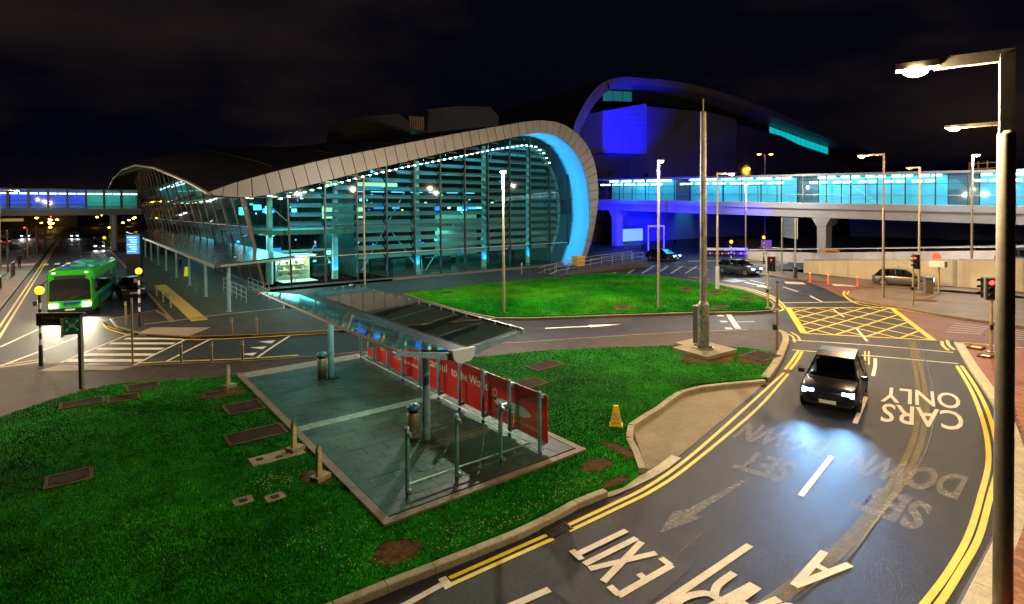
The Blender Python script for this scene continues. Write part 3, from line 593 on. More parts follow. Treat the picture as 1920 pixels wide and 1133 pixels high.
for k in range(26):
    x = 14.0+rng.uniform(0, 31); y_ = 59+rng.uniform(0, 8); lvl = random.choice((.3, 5.15, 5.15))
    sc_ = random.choice(((.05, .35, 1.0), (.0, .15, 1.0), (.1, .9, .9), (.3, 1.0, .8)))
    if x > 26 and random.random() < .55: continue
    s_ = tp('display_screen', MB().box((x, y_, lvl+1.5+rng.uniform(0, .7)), (rng.uniform(.5, 1.6), .1, rng.uniform(.3, .9))), E('screen_%.2f_%.2f' % (sc_[0], sc_[1]), sc_, 2.4))
    ob('screen_post', MB().tube((x, y_+.1, lvl), (x, y_+.1, lvl+1.5), .05, n=6), MULL, s_)
for k in range(14): tp('desk', MB().box((15+k*2.1, 56.2+(k % 2)*.8, .85), (1.5, .7, 1.1)), random.choice((INTD, INTD, mat('desk_teal', (.06, .16, .15), .5))))
for k in range(12): tp('ceiling_strip', MB().box((15.5+k*2.3, 62, 4.62), (1.3, .25, .06)), E('strip_cyan', (.35, 1.0, .9), 4))
for k in range(10): tp('ceiling_strip', MB().box((18+k*2.6, 63, 8.95), (1.6, .2, .06)), E('strip_blue', (.1, .45, 1.0), 4))
tp('wall_panel', MB().box((22, 57.2, 6.6), (4.5, .1, 1.3)), E('panel_glow', (.9, .95, .55), .8)); tp('wall_panel', MB().box((24, 57.0, 9.5), (8, .1, .5)), E('panel_glow', (.9, .95, .55), .8))
tp('lit_wall', MB().box((37.5, 60, 3.6), (6, .1, 5.5)), mat('lit_wall', (.75, .8, .76), .5))
for (x, y_, z, e, c) in ((17, 56, 7.4, 420, (.10, .85, 1.0)), (26, 56, 9.6, 360, (.15, 1., .85)), (36, 56, 12.2, 380, (.2, 1., .80)), (20, 60, 4.5, 180, (.2, 1., .9)), (34, 60, 4.5, 180, (.3, 1., .8)), (14.5, 53, 4.6, 300, (.35, .9, 1.))):
    light(T, 'AREA', Vector((x, y_, z))-T.location, e, c, shape='RECTANGLE', size=5, size_y=3, aim=(0, -.15, -1))
light(T, 'AREA', Vector((30, 52.0, 1.0))-T.location, 650, (.0, .45, 1.), shape='RECTANGLE', size=26, size_y=.4, aim=(0, -.25, 1))
# long street front: leaning glass wall with its own mullions and panes
def fx(z): return 12.2-.22*(z-.3)
ff = tp('street_glazing', MB().bar((12.2, YG, .35), (12.2, 140, .35), .16, .1), MULL)
def ftop(y): return float(np.interp(y, EY, EZ))+.55
FY = [YG]+list(np.arange(53.0, 141, 4.4))
FZ = [.3, 3.0, 5.5, 8.0, 10.5, 13.0, 15.0]
for i, y_ in enumerate(FY):
    zt = ftop(y_)
    ob('mullion', MB().bar((fx(.3), y_, .3), (fx(zt), y_, zt), .12 if i % 2 else .2, .2, (0, 1, 0)), mat('street_mullion', (.085, .062, .04), .4, .4), ff)
    if i+1 == len(FY): break
    y2 = FY[i+1]
    for c, d in zip(FZ, FZ[1:]):
        d = min(d, min(zt, ftop(y2)))
        if d-c < .3: continue
        ob('pane', MB().add([(fx(c+.03), y_+.08, c+.03), (fx(c+.03), y2-.08, c+.03), (fx(d-.03), y2-.08, d-.03), (fx(d-.03), y_+.08, d-.03)], [(0, 1, 2, 3)]), GL_FAC, ff)
for z in FZ[1:]:
    ya = next((y_ for y_ in FY if ftop(y_) > z+.2), None)
    if ya: ob('transom', MB().bar((fx(z), ya, z), (fx(z), 140, z), .08, .08), MULL, ff)
tp('front_gallery', MB().box((17, 94, 4.9), (9, 88, .4)), MATS['gallery']); tp('front_gallery', MB().box((17, 96, 8.6), (8, 84, .4)), MATS['gallery'])
tp('front_floor', MB().box((18, 94, .2), (11, 90, .2)), MATS['terrazzo']); tp('front_inner_wall', MB().box((21.5, 96, 6), (.3, 86, 12)), INTD)
for k in range(16): tp('ceiling_strip', MB().box((13.6, 66+k*3.4, 11.2), (.3, 2.2, .08)), E('strip_white', (.75, .95, 1.0), 7))
for k in range(22): tp('ceiling_strip', MB().box((14.4+(k % 3)*1.2, 56+k*3.1, 8.2), (.35, .5, .06)), E(('strip_white', 'strip_warm', 'strip_cyan')[k % 3], ((.75, .95, 1.), (1., .7, .2), (.35, 1., .9))[k % 3], 7))
for k in range(16): tp('ceiling_strip', MB().box((13.8, 54+k*2.6, 4.55), (.5, 1.4, .06)), E(('strip_cyan', 'strip_blue')[k % 2], ((.35, 1., .9), (.1, .45, 1.))[k % 2], 4))
for k in range(5): tp('front_panel', MB().box((16.5, 60+k*12, 10.0), (.1, 9, 2.2)), mat('teal_lining', (.10, .45, .42), .5))
light(T, 'AREA', Vector((14.2, 85, 11))-T.location, 700, (.15, 1., .85), shape='RECTANGLE', size=1.5, size_y=60, aim=(.4, 0, -1)); light(T, 'AREA', Vector((14, 75, 4.4))-T.location, 480, (.1, .7, 1.), shape='RECTANGLE', size=1.5, size_y=50, aim=(0, 0, -1))
light(T, 'AREA', Vector((9.0, 122, 9.0))-T.location, 160, (1., .75, .4), shape='RECTANGLE', size=1.0, size_y=14, aim=(-.1, 0, 1))
# drop-off canopy along the street front
cn = thing('footway_canopy', (9.5, 80, 0), 'long low glazed canopy on slim blue columns along the terminal front', 'canopy')
ob('edge_beam', MB().bar((7.0, 40.5, 3.22), (7.0, 122, 3.22), .14, .2), STEEL, cn, True)
ob('end_beam', MB().bar((7.0, 40.5, 3.22), (12.6, 42.5, 3.4), .12, .22), DARK, cn, True); ob('back_beam', MB().bar((12.0, 41, 3.5), (12.0, 122, 3.5), .14, .2), DARK, cn, True)
for k in range(20):
    ya, yb = 40.6+k*4.1, 40.6+(k+1)*4.1
    if yb > 122: break
    ob('roof_pane', MB().add([(7.05, ya+.04, 3.33), (7.05, yb-.04, 3.33), (12.0, yb-.04, 3.62), (12.0, ya+.04, 3.62)], [(0, 1, 2, 3)]), mat('canopy_sheet', (.03, .034, .03), .16, .1), cn, True)
    ob('rafter', MB().bar((7.0, ya, 3.2), (12.0, ya, 3.46), .08, .14), STEEL, cn, True)
cols = [41.1, 49.6, 57.6, 65.8, 74, 82.2, 90.3, 98.5, 106.7, 115]
for y_ in cols:
    c_ = ob('column', MB().tube((7.9, y_, .1), (7.9, y_, 3.14), .115, n=12), BLUESTEEL, cn, True); ob('base_plate', MB().tube((7.9, y_, .1), (7.9, y_, .14), .2, n=12), STEEL, c_)
for k, y_ in enumerate((45.4, 53.6, 61.8, 70, 82, 98)):
    ob('downlight', MB().box((9.6, y_, 3.36), (.9, .18, .06)), E('canopy_tube', (.45, 1., .75), 6), cn, True)
    light(cn, 'AREA', Vector((9.6, y_, 3.28))-cn.location, 15, (.35, 1., .62), shape='RECTANGLE', size=.9, size_y=.25, aim=(-.35, -.2, -1))
# railing beside the canopy
def railing(name, pts, h, label, cat, m=STEEL, n_bars=2, z0=.11):
    root = thing(name, pts[0], label, cat)
    P = [Vector(p) for p in pts]
    for j in range(n_bars+1): ob('rail', MB().path([p+Vector((0, 0, h*(1-j/(n_bars+1)))) for p in P], .026, 6), m, root, True)
    L = resample(P, max(1, int(sum((b-a).length for a, b in zip(P, P[1:]))/1.5)))
    for p in L: ob('post', MB().tube(p, p+Vector((0, 0, h)), .03, n=6), m, root, True)
    return root
railing('queue_railing', [(9.6, 44.0, .11), (9.6, 52.0, .11)], 1.1, 'steel queue railing under the near end of the footway canopy', 'railing')
railing('queue_railing', [(11.3, 44.5, .11), (11.3, 51.0, .11)], 1.1, 'steel railing hard against the leaning glass of the terminal', 'railing')
# ramp with handrails by the foot of the gable rim
rmp = thing('access_ramp', (42, 43.3, 0), 'low dark access ramp with handrails at the foot of the blue-lit gable', 'ramp')
ob('ramp_base', MB().prism([(37.5, .05), (51.5, .05), (51.5, .75), (45.0, .62), (37.5, .16)], 'y', 41.6, 45.2), mat('ramp_stone', (.05, .04, .036), .6, noise=[(2, .2)]), rmp, True, fix=True)
for yy in (41.8, 43.4):
    pts = [Vector((36.8, yy, .75)), Vector((38, yy, 1.05)), Vector((45, yy, 1.6)), Vector((51.2, yy, 1.75))]
    ob('handrail', MB().path(pts, .035, 6), STEEL, rmp, True); ob('handrail', MB().path([p-Vector((0, 0, .45)) for p in pts], .03, 6), STEEL, rmp, True)
    for k in range(9): x = 37.6+k*1.68; z0 = np.interp(x, [37.5, 45, 51.5], [.16, .62, .75]); ob('post', MB().tube((x, yy, z0), (x, yy, z0+.95), .03, n=6), STEEL, rmp, True)
ob('grit_box', MB().box((43.3, 44.3, 1.05), (1.2, .8, .9)).box((43.3, 44.3, 1.55), (1.3, .9, .12)), mat('grit_yellow', (.75, .38, .02), .5), None, label='yellow grit bin standing on the access ramp', cat='bin')

# blue wash lights under the rim, above the upper louvres
for k in range(11):
    x = 14.5+k*2.6; z = top_at(x)-.35; wl = tp('wash_light', MB().box((x, YG-.7, z+.1), (.9, .12, .1)), DARK)
    light(T, 'SPOT', Vector((x, YG-.7, z))-T.location, 240, (.0, .45, 1.), spot_size=R(130), spot_blend=1., shadow_soft_size=.02, aim=(0, .55, -1))
# small lamps, monitors and signs deep inside
for k in range(80):
    x = rng.uniform(13.5, 45); lvl = rng.choice([.3, 5.15, 9.4], p=[.4, .45, .15]); y_ = rng.uniform(57.5, 69)
    if lvl > 9 and x < 22: continue
    c_ = [(.02, .12, 1.), (.05, .5, 1.), (.3, 1., .95), (.9, 1., .85), (1., .12, .05), (1., .7, .1)][int(rng.choice(6, p=[.28, .27, .2, .16, .04, .05]))]
    tp('indoor_lamp', MB().box((x, y_, lvl+rng.uniform(.8, 3.6)), (rng.uniform(.1, .4), .08, rng.uniform(.08, .3))), E('indoor_%d_%d' % (int(c_[0]*100), int(c_[1]*100)), c_, 3))

# ------------------------------------------------------------------ rear hall with its arched roof
A0 = 74.0
RO = [(74.5, 0), (71.8, 9), (70.6, 15), (71.2, 20.9), (72.6, 23.9), (75.35, 27.6), (78.9, 30.5), (83.4, 32.1), (89.7, 32.9), (103.8, 33.8), (118, 33.56), (137, 32.1), (156.5, 30.1), (176, 28.1), (191, 26.6), (214, 23), (228, 16), (230, 8), (227, 0)]
H2 = thing('arrivals_hall', (140, 90, 0), 'huge dark hall behind with arched rim and blue floodlit panel', 'building')
def hp(name, mb, m, **k): return ob(name, mb, m, H2, True, **k)
ro = spline(v2(RO), 6); cen = Vector((140, 0, 10)); ri = [p+Vector(((1.3 if p.x < 80 else (-1.3 if p.x > 215 else 0)), 0, -1.5 if p.z > 20 else -.5*(p.z > 5))) for p in ro]; n = len(ro)
hp('arch_rim', MB().add([(p.x, A0, p.z) for p in ro]+[(p.x, A0, p.z) for p in ri]+[(p.x, A0+6, p.z) for p in ri], [(i, i+1, n+i+1, n+i) for i in range(n-1)]+[(n+i, n+i+1, 2*n+i+1, 2*n+i) for i in range(n-1)]), mat('hall_rim', (.13, .115, .105), .5, noise=[(.4, .12)]))
hp('roof', MB().add([(p.x, A0+.02, p.z) for p in ro]+[(p.x, A0+90, p.z*.93) for p in ro], [(n+i, n+i+1, i+1, i) for i in range(n-1)], True), ROOF)
gw = [(p.x, p.z-.1) for p in ri]
hp('end_wall', MB().prism([(p[0], min(p[1], 27.0)) for p in gw], 'y', A0+6, A0+6.5), WALLD)
WB = [(x, float(np.interp(x, [p.x for p in ri[12:-12]], [p.z for p in ri[12:-12]]))) for x in np.linspace(76, 196, 41)]
wb = hp('clerestory', MB().add([(x, A0+5.8, z-3.6) for x, z in WB]+[(x, A0+5.8, z-3.4) for x, z in WB], [(i, i+1, 42+i, 41+i) for i in range(40)]), MULL)
for i in range(40):
    (xa, za), (xb, zb) = WB[i], WB[i+1]
    lit = E('clerestory_teal', (.0, .55, .60), .7) if (150 < xa < 186) else (E('clerestory_dim', (.0, .35, .36), .22) if 84 < xa < 92 else mat('clerestory_dark', (.01, .025, .025), .15))
    ob('pane', MB().add([(xa+.06, A0+5.7, za-2.3), (xb-.06, A0+5.7, zb-2.3), (xb-.06, A0+5.7, zb-.2), (xa+.06, A0+5.7, za-.2)], [(0, 1, 2, 3)]), lit, wb)
hp('floodlit_panel', MB().prism([(79.9, 17.5), (93, 17.9), (93, 28.3), (79.9, 25.4)], 'y', A0+1.0, A0+6.2), mat('panel_white', (.16, .17, .22), .5, noise=[(.3, .06)]))
for k in range(1, 9): hp('panel_joint', MB().bar((79.9, A0+.98, 17.5+k*1.05), (93, A0+.98, 17.9+k*1.15), .03, .03), DARK)
hp('wall_block', MB().prism([(93.2, 0), (126, 0), (126, 28), (113.7, 28.6), (93.2, 27.6)], 'y', A0+.6, A0+5.9), mat('wall_block', (.10, .095, .09), .5, noise=[(.3, .15)]))
hp('wall_block', MB().prism([(126.2, 0), (215, 0), (215, 18), (176, 21.5), (150, 26), (126.2, 27.4)], 'y', A0+2.0, A0+5.9), mat('wall_block2', (.07, .062, .055), .5, noise=[(.3, .15)]))
hp('lower_wall', MB().box((112, A0+.2, 4.2), (60, .4, 8.4)), mat('lower_wall', (.16, .17, .2), .5, noise=[(.3, .2)]))
hp('entrance', MB().box((86, A0-.15, 1.6), (9.5, .3, 3.0)), mat('entrance_frame', (.1, .12, .14), .5)); hp('entrance_glazing', MB().box((86, A0-.32, 1.5), (8, .06, 2.4)), E('entrance_glow', (.35, .75, 1.0), .55))
hp('plant_room', MB().box((150, A0+.2, 6), (44, 3, 12)), MATS['wall_block2'])
hp('wall_lamp', MB().box((133, A0+1.7, 16.4), (1.2, .4, .5)), E('amber_lamp', (1., .55, .03), 6)); light(H2, 'SPOT', Vector((133, A0+.5, 16.2))-H2.location, 2600, (1., .6, .05), spot_size=R(120), spot_blend=1., aim=(0, .8, -.25), shadow_soft_size=.3)
# floodlights that wash the panel, the wall and the bridge in blue
def flood(p, aim, e, c, size=70, label='blue floodlight', cast=True):
    t = thing('floodlight', p, label, 'floodlight'); d = Vector(aim).normalized()
    ob('bracket', MB().box((0, 0, .2), (.5, .1, .4)), DARK, t); q_ = d.to_track_quat('-Z', 'Y').to_matrix()
    ob('housing', MB().box(Vector((0, 0, .5)), (.6, .45, .3), M=q_), DARK, t); ob('lens', MB().box(Vector((0, 0, .5))+d*.16, (.5, .36, .02), M=q_), E('flood_%s' % label[:4], c, 4), t)
    light(t, 'SPOT', Vector((0, 0, .5))+d*.25, e, c, spot_size=R(size), spot_blend=.8, aim=aim, shadow_soft_size=.2); return t
BL = (.0, .0, 1.)
flood((79.2, 64, 12.1), (7.5, 11, 11), 90000, BL, 60, 'blue floodlight on the bridge roof aimed at the hall panel')
flood((73.5, 60, 0), (.05, 1, .75), 42000, BL, 100, 'blue floodlight on the ground beside the bridge pier')
flood((68, 52, 0), (.55, .5, .5), 42000, BL, 120, 'blue floodlight on the ground by the terminal corner')
flood((73.0, 40, 0), (.55, .75, .45), 13000, BL, 120, 'blue floodlight on the ground below the middle of the bridge')
flood((90, 66, 0), (.3, 1, .25), 12000, BL, 130, 'blue floodlight on the ground in front of the lower hall wall')
flood((104, 70, 9.0), (0, .8, -1), 900, (.1, .9, 1.), 70, 'teal floodlight under the bridge fixed to the hall wall')
# perimeter of the forecourt below the bridge
bl = [thing('safety_barrier', (0, 0, 0), 'red and white striped safety barrier with pale top panel below the bridge', 'barrier', group='safety barriers below the bridge')]
for k in range(3):
    r_ = bl[0] if k == 0 else copy_tree(bl[0])
    if k == 0:
        ob('panel', MB().box((0, 0, .95), (2.2, .05, .35)), mat('barrier_white', (.7, .7, .75), .5), r_)
        for j in range(8): ob('stripe', MB().box((-1.4+j*.4, 0, .35), (.2, .06, .22)), mat('barrier_red', (.6, .03, .04), .5) if j % 2 else MATS['barrier_white'], r_)
        for s in (-1.1, 1.1): ob('foot', MB().box((s, 0, .5), (.08, .08, 1.0)).box((s, 0, .04), (.1, .6, .08)), DARK, r_)
    r_.location = G(1340+k*23, 480)+Vector((0, 0, 0)); r_.rotation_euler = (0, 0, -.9)
lo = thing('height_gauge', G(1230, 474), 'tall dark portal frame by the hall entrance', 'frame', rz=-.6)
ob('post', MB().box((-1.2, 0, 2), (.18, .18, 4)), mat('portal_paint', (.3, .3, .5), .5), lo); ob('post', MB().box((1.2, 0, 2), (.18, .18, 4)), MATS['portal_paint'], lo); ob('beam', MB().box((0, 0, 4.05), (2.6, .2, .3)), MATS['portal_paint'], lo)

# ------------------------------------------------------------------ footbridge on the right
BX0, BX1 = 76.0, 80.5
def bz(y): return 6.7+(y-13.5)*.029
B = thing('footbridge', (78, 36, 0), 'long white footbridge glowing cyan inside, on square piers', 'bridge')
def bpz(name, mb, m, **k): return ob(name, mb, m, B, True, **k)
Y0, Y1 = -8.0, 73.6
WDECK = mat('bridge_white', (.27, .26, .27), .5, noise=[(.4, .1), (6, .08)])
def ybox(x0, x1, za, zb, ya=Y0, yb=Y1):
    return MB().add([(x0, ya, bz(ya)+za), (x1, ya, bz(ya)+za), (x1, ya, bz(ya)+zb), (x0, ya, bz(ya)+zb), (x0, yb, bz(yb)+za), (x1, yb, bz(yb)+za), (x1, yb, bz(yb)+zb), (x0, yb, bz(yb)+zb)],
                    [(0, 1, 2, 3), (4, 7, 6, 5), (0, 4, 5, 1), (1, 5, 6, 2), (2, 6, 7, 3), (3, 7, 4, 0)])
bpz('deck', ybox(BX0-.15, BX1, -.75, -.02), WDECK); bpz('deck_beam', ybox(BX0+.5, BX1-.5, -1.9, -.76), WDECK)
bpz('roof_slab', ybox(BX0-.2, BX1+.2, 3.55, 3.8), mat('bridge_roof', (.22, .22, .24), .4, .2)); bpz('floor', ybox(BX0, BX1-.1, -.019, .02), mat('bridge_floor', (.5, .6, .6), .4))
bpz('handrail', MB().bar((BX0+.3, Y0, bz(Y0)+1.1), (BX0+.3, Y1, bz(Y1)+1.1), .06), STEEL); bpz('rear_rail', MB().bar((BX1-.4, Y0, bz(Y0)+1.1), (BX1-.4, Y1, bz(Y1)+1.1), .06), STEEL)
LINER = mat('bridge_lining', (.10, .55, .72), .5, noise=[(.5, .08)])
step = 2.9; k = 0; y_ = Y0; strip = MB().box((0, 0, 0), (.18, .95, .22)).mesh('light_tube'); strip.materials.append(E('bridge_tube', (.62, .93, 1.0), 9))
while y_ < Y1-.5:
    y2 = min(y_+step, Y1)
    gapk = k in (9, 15, 22)
    ob('mullion', MB().bar((BX0, y_, bz(y_)), (BX0, y_, bz(y_)+3.55), .09, .12, (0, 1, 0)), MULL, B, True)
    for (za, zb) in ((.02, 2.35), (2.4, 3.53)): ob('pane', MB().add([(BX0+.02, y_+.05, bz(y_)+za), (BX0+.02, y2-.05, bz(y2)+za), (BX0+.02, y2-.05, bz(y2)+zb), (BX0+.02, y_+.05, bz(y_)+zb)], [(0, 1, 2, 3)]), GL_BR, B, True)
    ob('rear_pane', MB().add([(BX1-.05, y_+.05, bz(y_)+.02), (BX1-.05, y2-.05, bz(y2)+.02), (BX1-.05, y2-.05, bz(y2)+3.5), (BX1-.05, y_+.05, bz(y_)+3.5)], [(3, 2, 1, 0)]), mat('unlit_lining', (.06, .10, .12), .4) if gapk else LINER, B, True)  # bays without tubes: missing light put into a dark copy of the lining
    if not gapk:
        for s in (.3, .72):
            o = ob('light_tube', strip, None, B); o.location = Vector((BX0+1.2, y_+step*s, bz(y_+step*s)+2.72))-B.location
            o = ob('light_tube', strip, None, B); o.location = Vector((BX0+3.6, y_+step*s, bz(y_+step*s)+3.42))-B.location
    y_ = y2; k += 1
bpz('transom', MB().bar((BX0+.0, Y0, bz(Y0)+2.37), (BX0+.0, Y1, bz(Y1)+2.37), .06), MULL)
for yy in (5, 20, 35, 50, 65): light(B, 'AREA', Vector((78.4, yy, bz(yy)+3.4))-B.location, 330, (.06, .66, 1.), shape='RECTANGLE', size=2, size_y=13, aim=(.25, 0, -1))
for yy in (33.5, 69.3, 1.0):
    pr = bpz('pier', MB().box((77.6, yy, (bz(yy)-1.9)/2), (1.7, 1.1, bz(yy)-1.9)), WDECK); ob('pier_head', MB().prism([(yy-.55, bz(yy)-3.0), (yy+.55, bz(yy)-3.0), (yy+1.2, bz(yy)-1.92), (yy-1.2, bz(yy)-1.92)], 'x', 76.6, 79.4), WDECK, pr, fix=True)

# ------------------------------------------------------------------ covered bridge over the coach road
C = thing('covered_walkway', (-10, 120, 0), 'lit glazed walkway bridge crossing the coach road to the terminal', 'bridge')
ya, yb, zf, zt = 118.0, 121.5, 7.3, 10.4
def cb(name, mb, m, **k): return ob(name, mb, m, C, True, **k)
cb('deck', MB().box((-22, (ya+yb)/2, zf-.55), (62, yb-ya, 1.0)), mat('walkway_deck', (.07, .08, .09), .45)); cb('roof_slab', MB().box((-22, (ya+yb)/2, zt+.12), (62, yb-ya+.4, .24)), mat('walkway_roof', (.05, .05, .07), .5))
cb('floor', MB().box((-22, (ya+yb)/2, zf-.03), (61.6, yb-ya-.2, .05)), mat('walkway_floor', (.4, .5, .5), .5))
strip2 = MB().box((0, 0, 0), (.95, .16, .16)).mesh('light_tube'); strip2.materials.append(E('walkway_tube', (.85, .95, 1.0), 7))
for k in range(12):
    x1 = 8.6-k*2.45; x0 = x1-2.45; cx = (x0+x1)/2
    c_ = mat('walkway_blue', (.03, .07, .75), .5) if k >= 3 else mat('walkway_green', (.02, .42, .30), .5)
    ob('rear_panel', MB().box((cx, yb-.1, (zf+zt)/2), (2.3, .06, zt-zf-.1)), c_, C, True); ob('frame', MB().box((x1, ya+.1, (zf+zt)/2), (.34, .3, zt-zf)), MULL, C, True)
    ob('pane', MB().add([(x0+.15, ya, zf+.02), (x1-.15, ya, zf+.02), (x1-.15, ya, zt-.02), (x0+.15, ya, zt-.02)], [(0, 1, 2, 3)]), GL_BR, C, True)
    for s in (-.58, .58): o = ob('light_tube', strip2, None, C); o.location = Vector((cx+s, ya+1.3, zt-.55))-C.location
    ob('handrail', MB().bar((x0+.2, ya+.35, zf+1.05), (x1-.2, ya+.35, zf+1.05), .05), STEEL, C, True); ob('kick_panel', MB().box((cx, ya+.5, zf+.35), (2.0, .05, .35)), mat('kick', (.3, .65, .6), .5), C, True)
light(C, 'AREA', Vector((-8, 119.6, 10.25))-C.location, 330, (.45, .85, 1.), shape='RECTANGLE', size=30, size_y=2, aim=(0, .2, -1))
cb('pier', MB().tube((5.0, 119.5, 0), (5.0, 119.5, zf-1.0), .55, n=14), mat('walkway_pier', (.25, .27, .28), .5)); cb('pier', MB().tube((-26, 119.5, 0), (-26, 119.5, zf-1.0), .55, n=14), MATS['walkway_pier'])

# ------------------------------------------------------------------ ramped road with its two parapets
def rz_(y): return max(0., (33-y)*.07)
struct('ramp_road', MB().add([(58.6, 33, .01), (69.5, 33, .01), (69.5, -30, rz_(-30)), (58.6, -30, rz_(-30))], [(3, 2, 1, 0)]), ASPH)
def parapet(name, x, ya, yb, h, th, m, label, panel=4.2, side=None):
    root = thing(name, (x, (ya+yb)/2, 0), label, 'wall'); y_ = ya
    while y_ > yb:
        y2 = max(yb, y_-panel); zt1, zt2 = rz_(y_)+h, rz_(y2)+h
        v_ = [(x, y_-.012, 0), (x+th, y_-.012, 0), (x+th, y_-.012, zt1), (x, y_-.012, zt1), (x, y2+.012, 0), (x+th, y2+.012, 0), (x+th, y2+.012, zt2), (x, y2+.012, zt2)]
        ob('wall_panel', MB().add(v_, [(0, 1, 2, 3), (4, 7, 6, 5), (0, 4, 5, 1), (1, 5, 6, 2), (2, 6, 7, 3), (3, 7, 4, 0)]), m, root, True, fix=True); y_ = y2
    ob('coping', MB().bar((x+th/2, ya, rz_(ya)+h+.05), (x+th/2, yb, rz_(yb)+h+.05), th+.08, .09), STEEL if h < 1 else m, root, True)
    return root
parapet('retaining_wall', 58.3, 27.2, -20, .95, .3, BEIGE, 'beige retaining wall of the rising ramp road')
W2 = parapet('parapet_wall', 69.4, 39.6, -25, 1.2, .3, PARAP, 'long white parapet wall below the glowing footbridge')
ob('rail', MB().path([Vector((69.55, y_, rz_(y_)+1.65)) for y_ in (38, 33, 20, 5, -20)], .05, 6), STEEL, W2, True)
for k in range(14): y_ = 37-k*4.2; ob('rail_post', MB().tube((69.55, y_, rz_(y_)+1.2), (69.55, y_, rz_(y_)+1.65), .04, n=6), STEEL, W2, True)
ob('orange_sign', MB().box((69.2, 29.3, rz_(29)+1.45), (.05, 2.2, .22)), mat('orange_board', (.9, .25, .02), .5), None, label='orange board fixed on top of the white parapet wall', cat='sign')
# distant dark blocks beyond
for (x, y, sx, sy, h, l) in ((170, 40, 60, 30, 12.5, 'dark low block with lit steelwork beyond the footbridge'), (-60, 330, 120, 20, 6, 'dark low building far down the coach road'), (-34, 210, 22, 90, 7, 'dark building behind the taxi rank beside the coach road')):
    t = thing('distant_building', (x, y, 0), l, 'building'); ob('walls', MB().box((0, 0, h/2), (sx, sy, h)), WALLD, t); ob('roof', MB().box((0, 0, h+.2), (sx+1, sy+1, .4)), ROOF, t)
    for k in range(8): ob('window', MB().box((-sx/2+sx*(k+.5)/8, -sy/2-.03, h*.6), (sx/14, .06, 1.2)), E('far_window', (1., .62, .2), .25) if k % 3 == 0 else mat('dark_pane', (.02, .02, .025), .2), t)
fr = thing('steel_gantry', (150, 32.5, 12.9), 'amber lit steel gantry on the far roof', 'gantry')
for k in range(5): ob('gantry_post', MB().box((0, -3+k*1.5, 1.6), (.2, .2, 3.2)), mat('gantry_steel', (.5, .33, .06), .5), fr)
for k in range(3): ob('gantry_rail', MB().box((0, 0, .6+k*1.1), (.16, 6.2, .16)), MATS['gantry_steel'], fr)
light(fr, 'POINT', (-3, 0, 2.5), 120, (1., .7, .1), shadow_soft_size=.2)

# ------------------------------------------------------------------ bus shelter
ZB = .172
sh = thing('bus_shelter', (7.85, 18, ZB), 'blue-grey bus shelter with dark glass gull-wing canopy on the paved platform', 'bus shelter')
def sp(name, mb, m, **k): return ob(name, mb, m, sh, True, **k)
CY0, CY1 = 12.45, 25.0
for y_ in (14.31, 22.0):
    c_ = sp('post', MB().tube((7.87, y_, ZB), (7.87, y_, 2.92), .115, n=16), BLUESTEEL); ob('base_ring', MB().tube((7.87, y_, ZB), (7.87, y_, ZB+.03), .3, n=18), DARK, c_)
GB = sp('gutter_beam', MB().prism([(7.55, 3.14), (8.15, 3.14), (8.06, 2.92), (7.64, 2.92)], 'y', CY0-.1, CY1), mat('gutter_grey', (.02, .024, .024), .4, .3), fix=True)
ob('end_cap', MB().prism([(7.5, 3.2), (8.2, 3.2), (8.16, 2.98), (8.05, 2.86), (7.65, 2.86), (7.54, 2.98)], 'y', CY0-.22, CY0-.1), mat('pale_cap', (.5, .58, .6), .4), GB, fix=True)
def wing(sx):                            # sx=-1 street side, +1 lawn side
    xo = 6.06 if sx < 0 else 9.95; xi = 7.85+sx*.28; zo, zi = 3.42, 3.16
    e_ = sp('edge_beam', MB().bar((xo, CY0, zo-.04), (xo, CY1, zo-.04), .09, .07), mat('edge_trim', (.33, .25, .2), .4, .3) if sx < 0 else DARK)
    ys_ = np.linspace(CY0+.05, CY1-.05, 9)
    for k, (a, b) in enumerate(zip(ys_, ys_[1:])):
        ob('roof_pane', MB().add([(xi, a+.02, zi), (xo, a+.02, zo), (xo, b-.02, zo), (xi, b-.02, zi)], [(0, 1, 2, 3)]), GL_CAN2 if sx < 0 else GL_CAN, sh, True)
    for k, y_ in enumerate(np.linspace(CY0, CY1, 5)):
        end = k in (0, 4); a, b = Vector((7.85+sx*.2, y_, zi-.14)), Vector((xo, y_, zo-.09))
        mb = MB(); d = (b-a).normalized(); up_ = Vector((0, 0, 1)); W_ = .045
        v_ = [a+Vector((0, s, t)) for s in (-W_, W_) for t in (-.13, .07)]+[b+Vector((0, s, t)) for s in (-W_, W_) for t in (-.045, .03)]
        mb.add(v_, [(0, 1, 3, 2), (4, 6, 7, 5), (0, 4, 5, 1), (2, 3, 7, 6), (0, 2, 6, 4), (1, 5, 7, 3)])
        r_ = sp('rafter', mb, BLUESTEEL if end else mat('rafter_grey', (.14, .17, .17), .4, .3), fix=True)
        if end: ob('tip', MB().tube(b+Vector((-.0, -.07, 0)), b+Vector((0, .07, 0)), .085, n=12), BLUESTEEL, r_)
    for k in range(8):
        for s in (.25, .75): y_ = CY0+(k+s)*(CY1-CY0)/8; ob('glass_clamp', MB().tube((xo-sx*.12, y_, zo-.03), (xo-sx*.12, y_, zo+.03), .03, n=8), STEEL, sh, True)
wing(-1); wing(1)
for y_ in (14.31, 22.0):
    for sx in (-1, 1): sp('cantilever_arm', MB().bar((7.87, y_, 2.88), (7.87+sx*1.75, y_, 3.2), .1, .14), BLUESTEEL)
for y_ in (16.5, 20.5): sp('light_tube', MB().box((7.85, y_, 2.9), (.16, 1.3, .04)), E('shelter_tube', (.55, 1., .8), 2.2)); light(sh, 'AREA', Vector((7.85, y_, 2.86))-sh.location, 40, (.45, 1., .72), shape='RECTANGLE', size=.2, size_y=1.4, aim=(0, 0, -1))
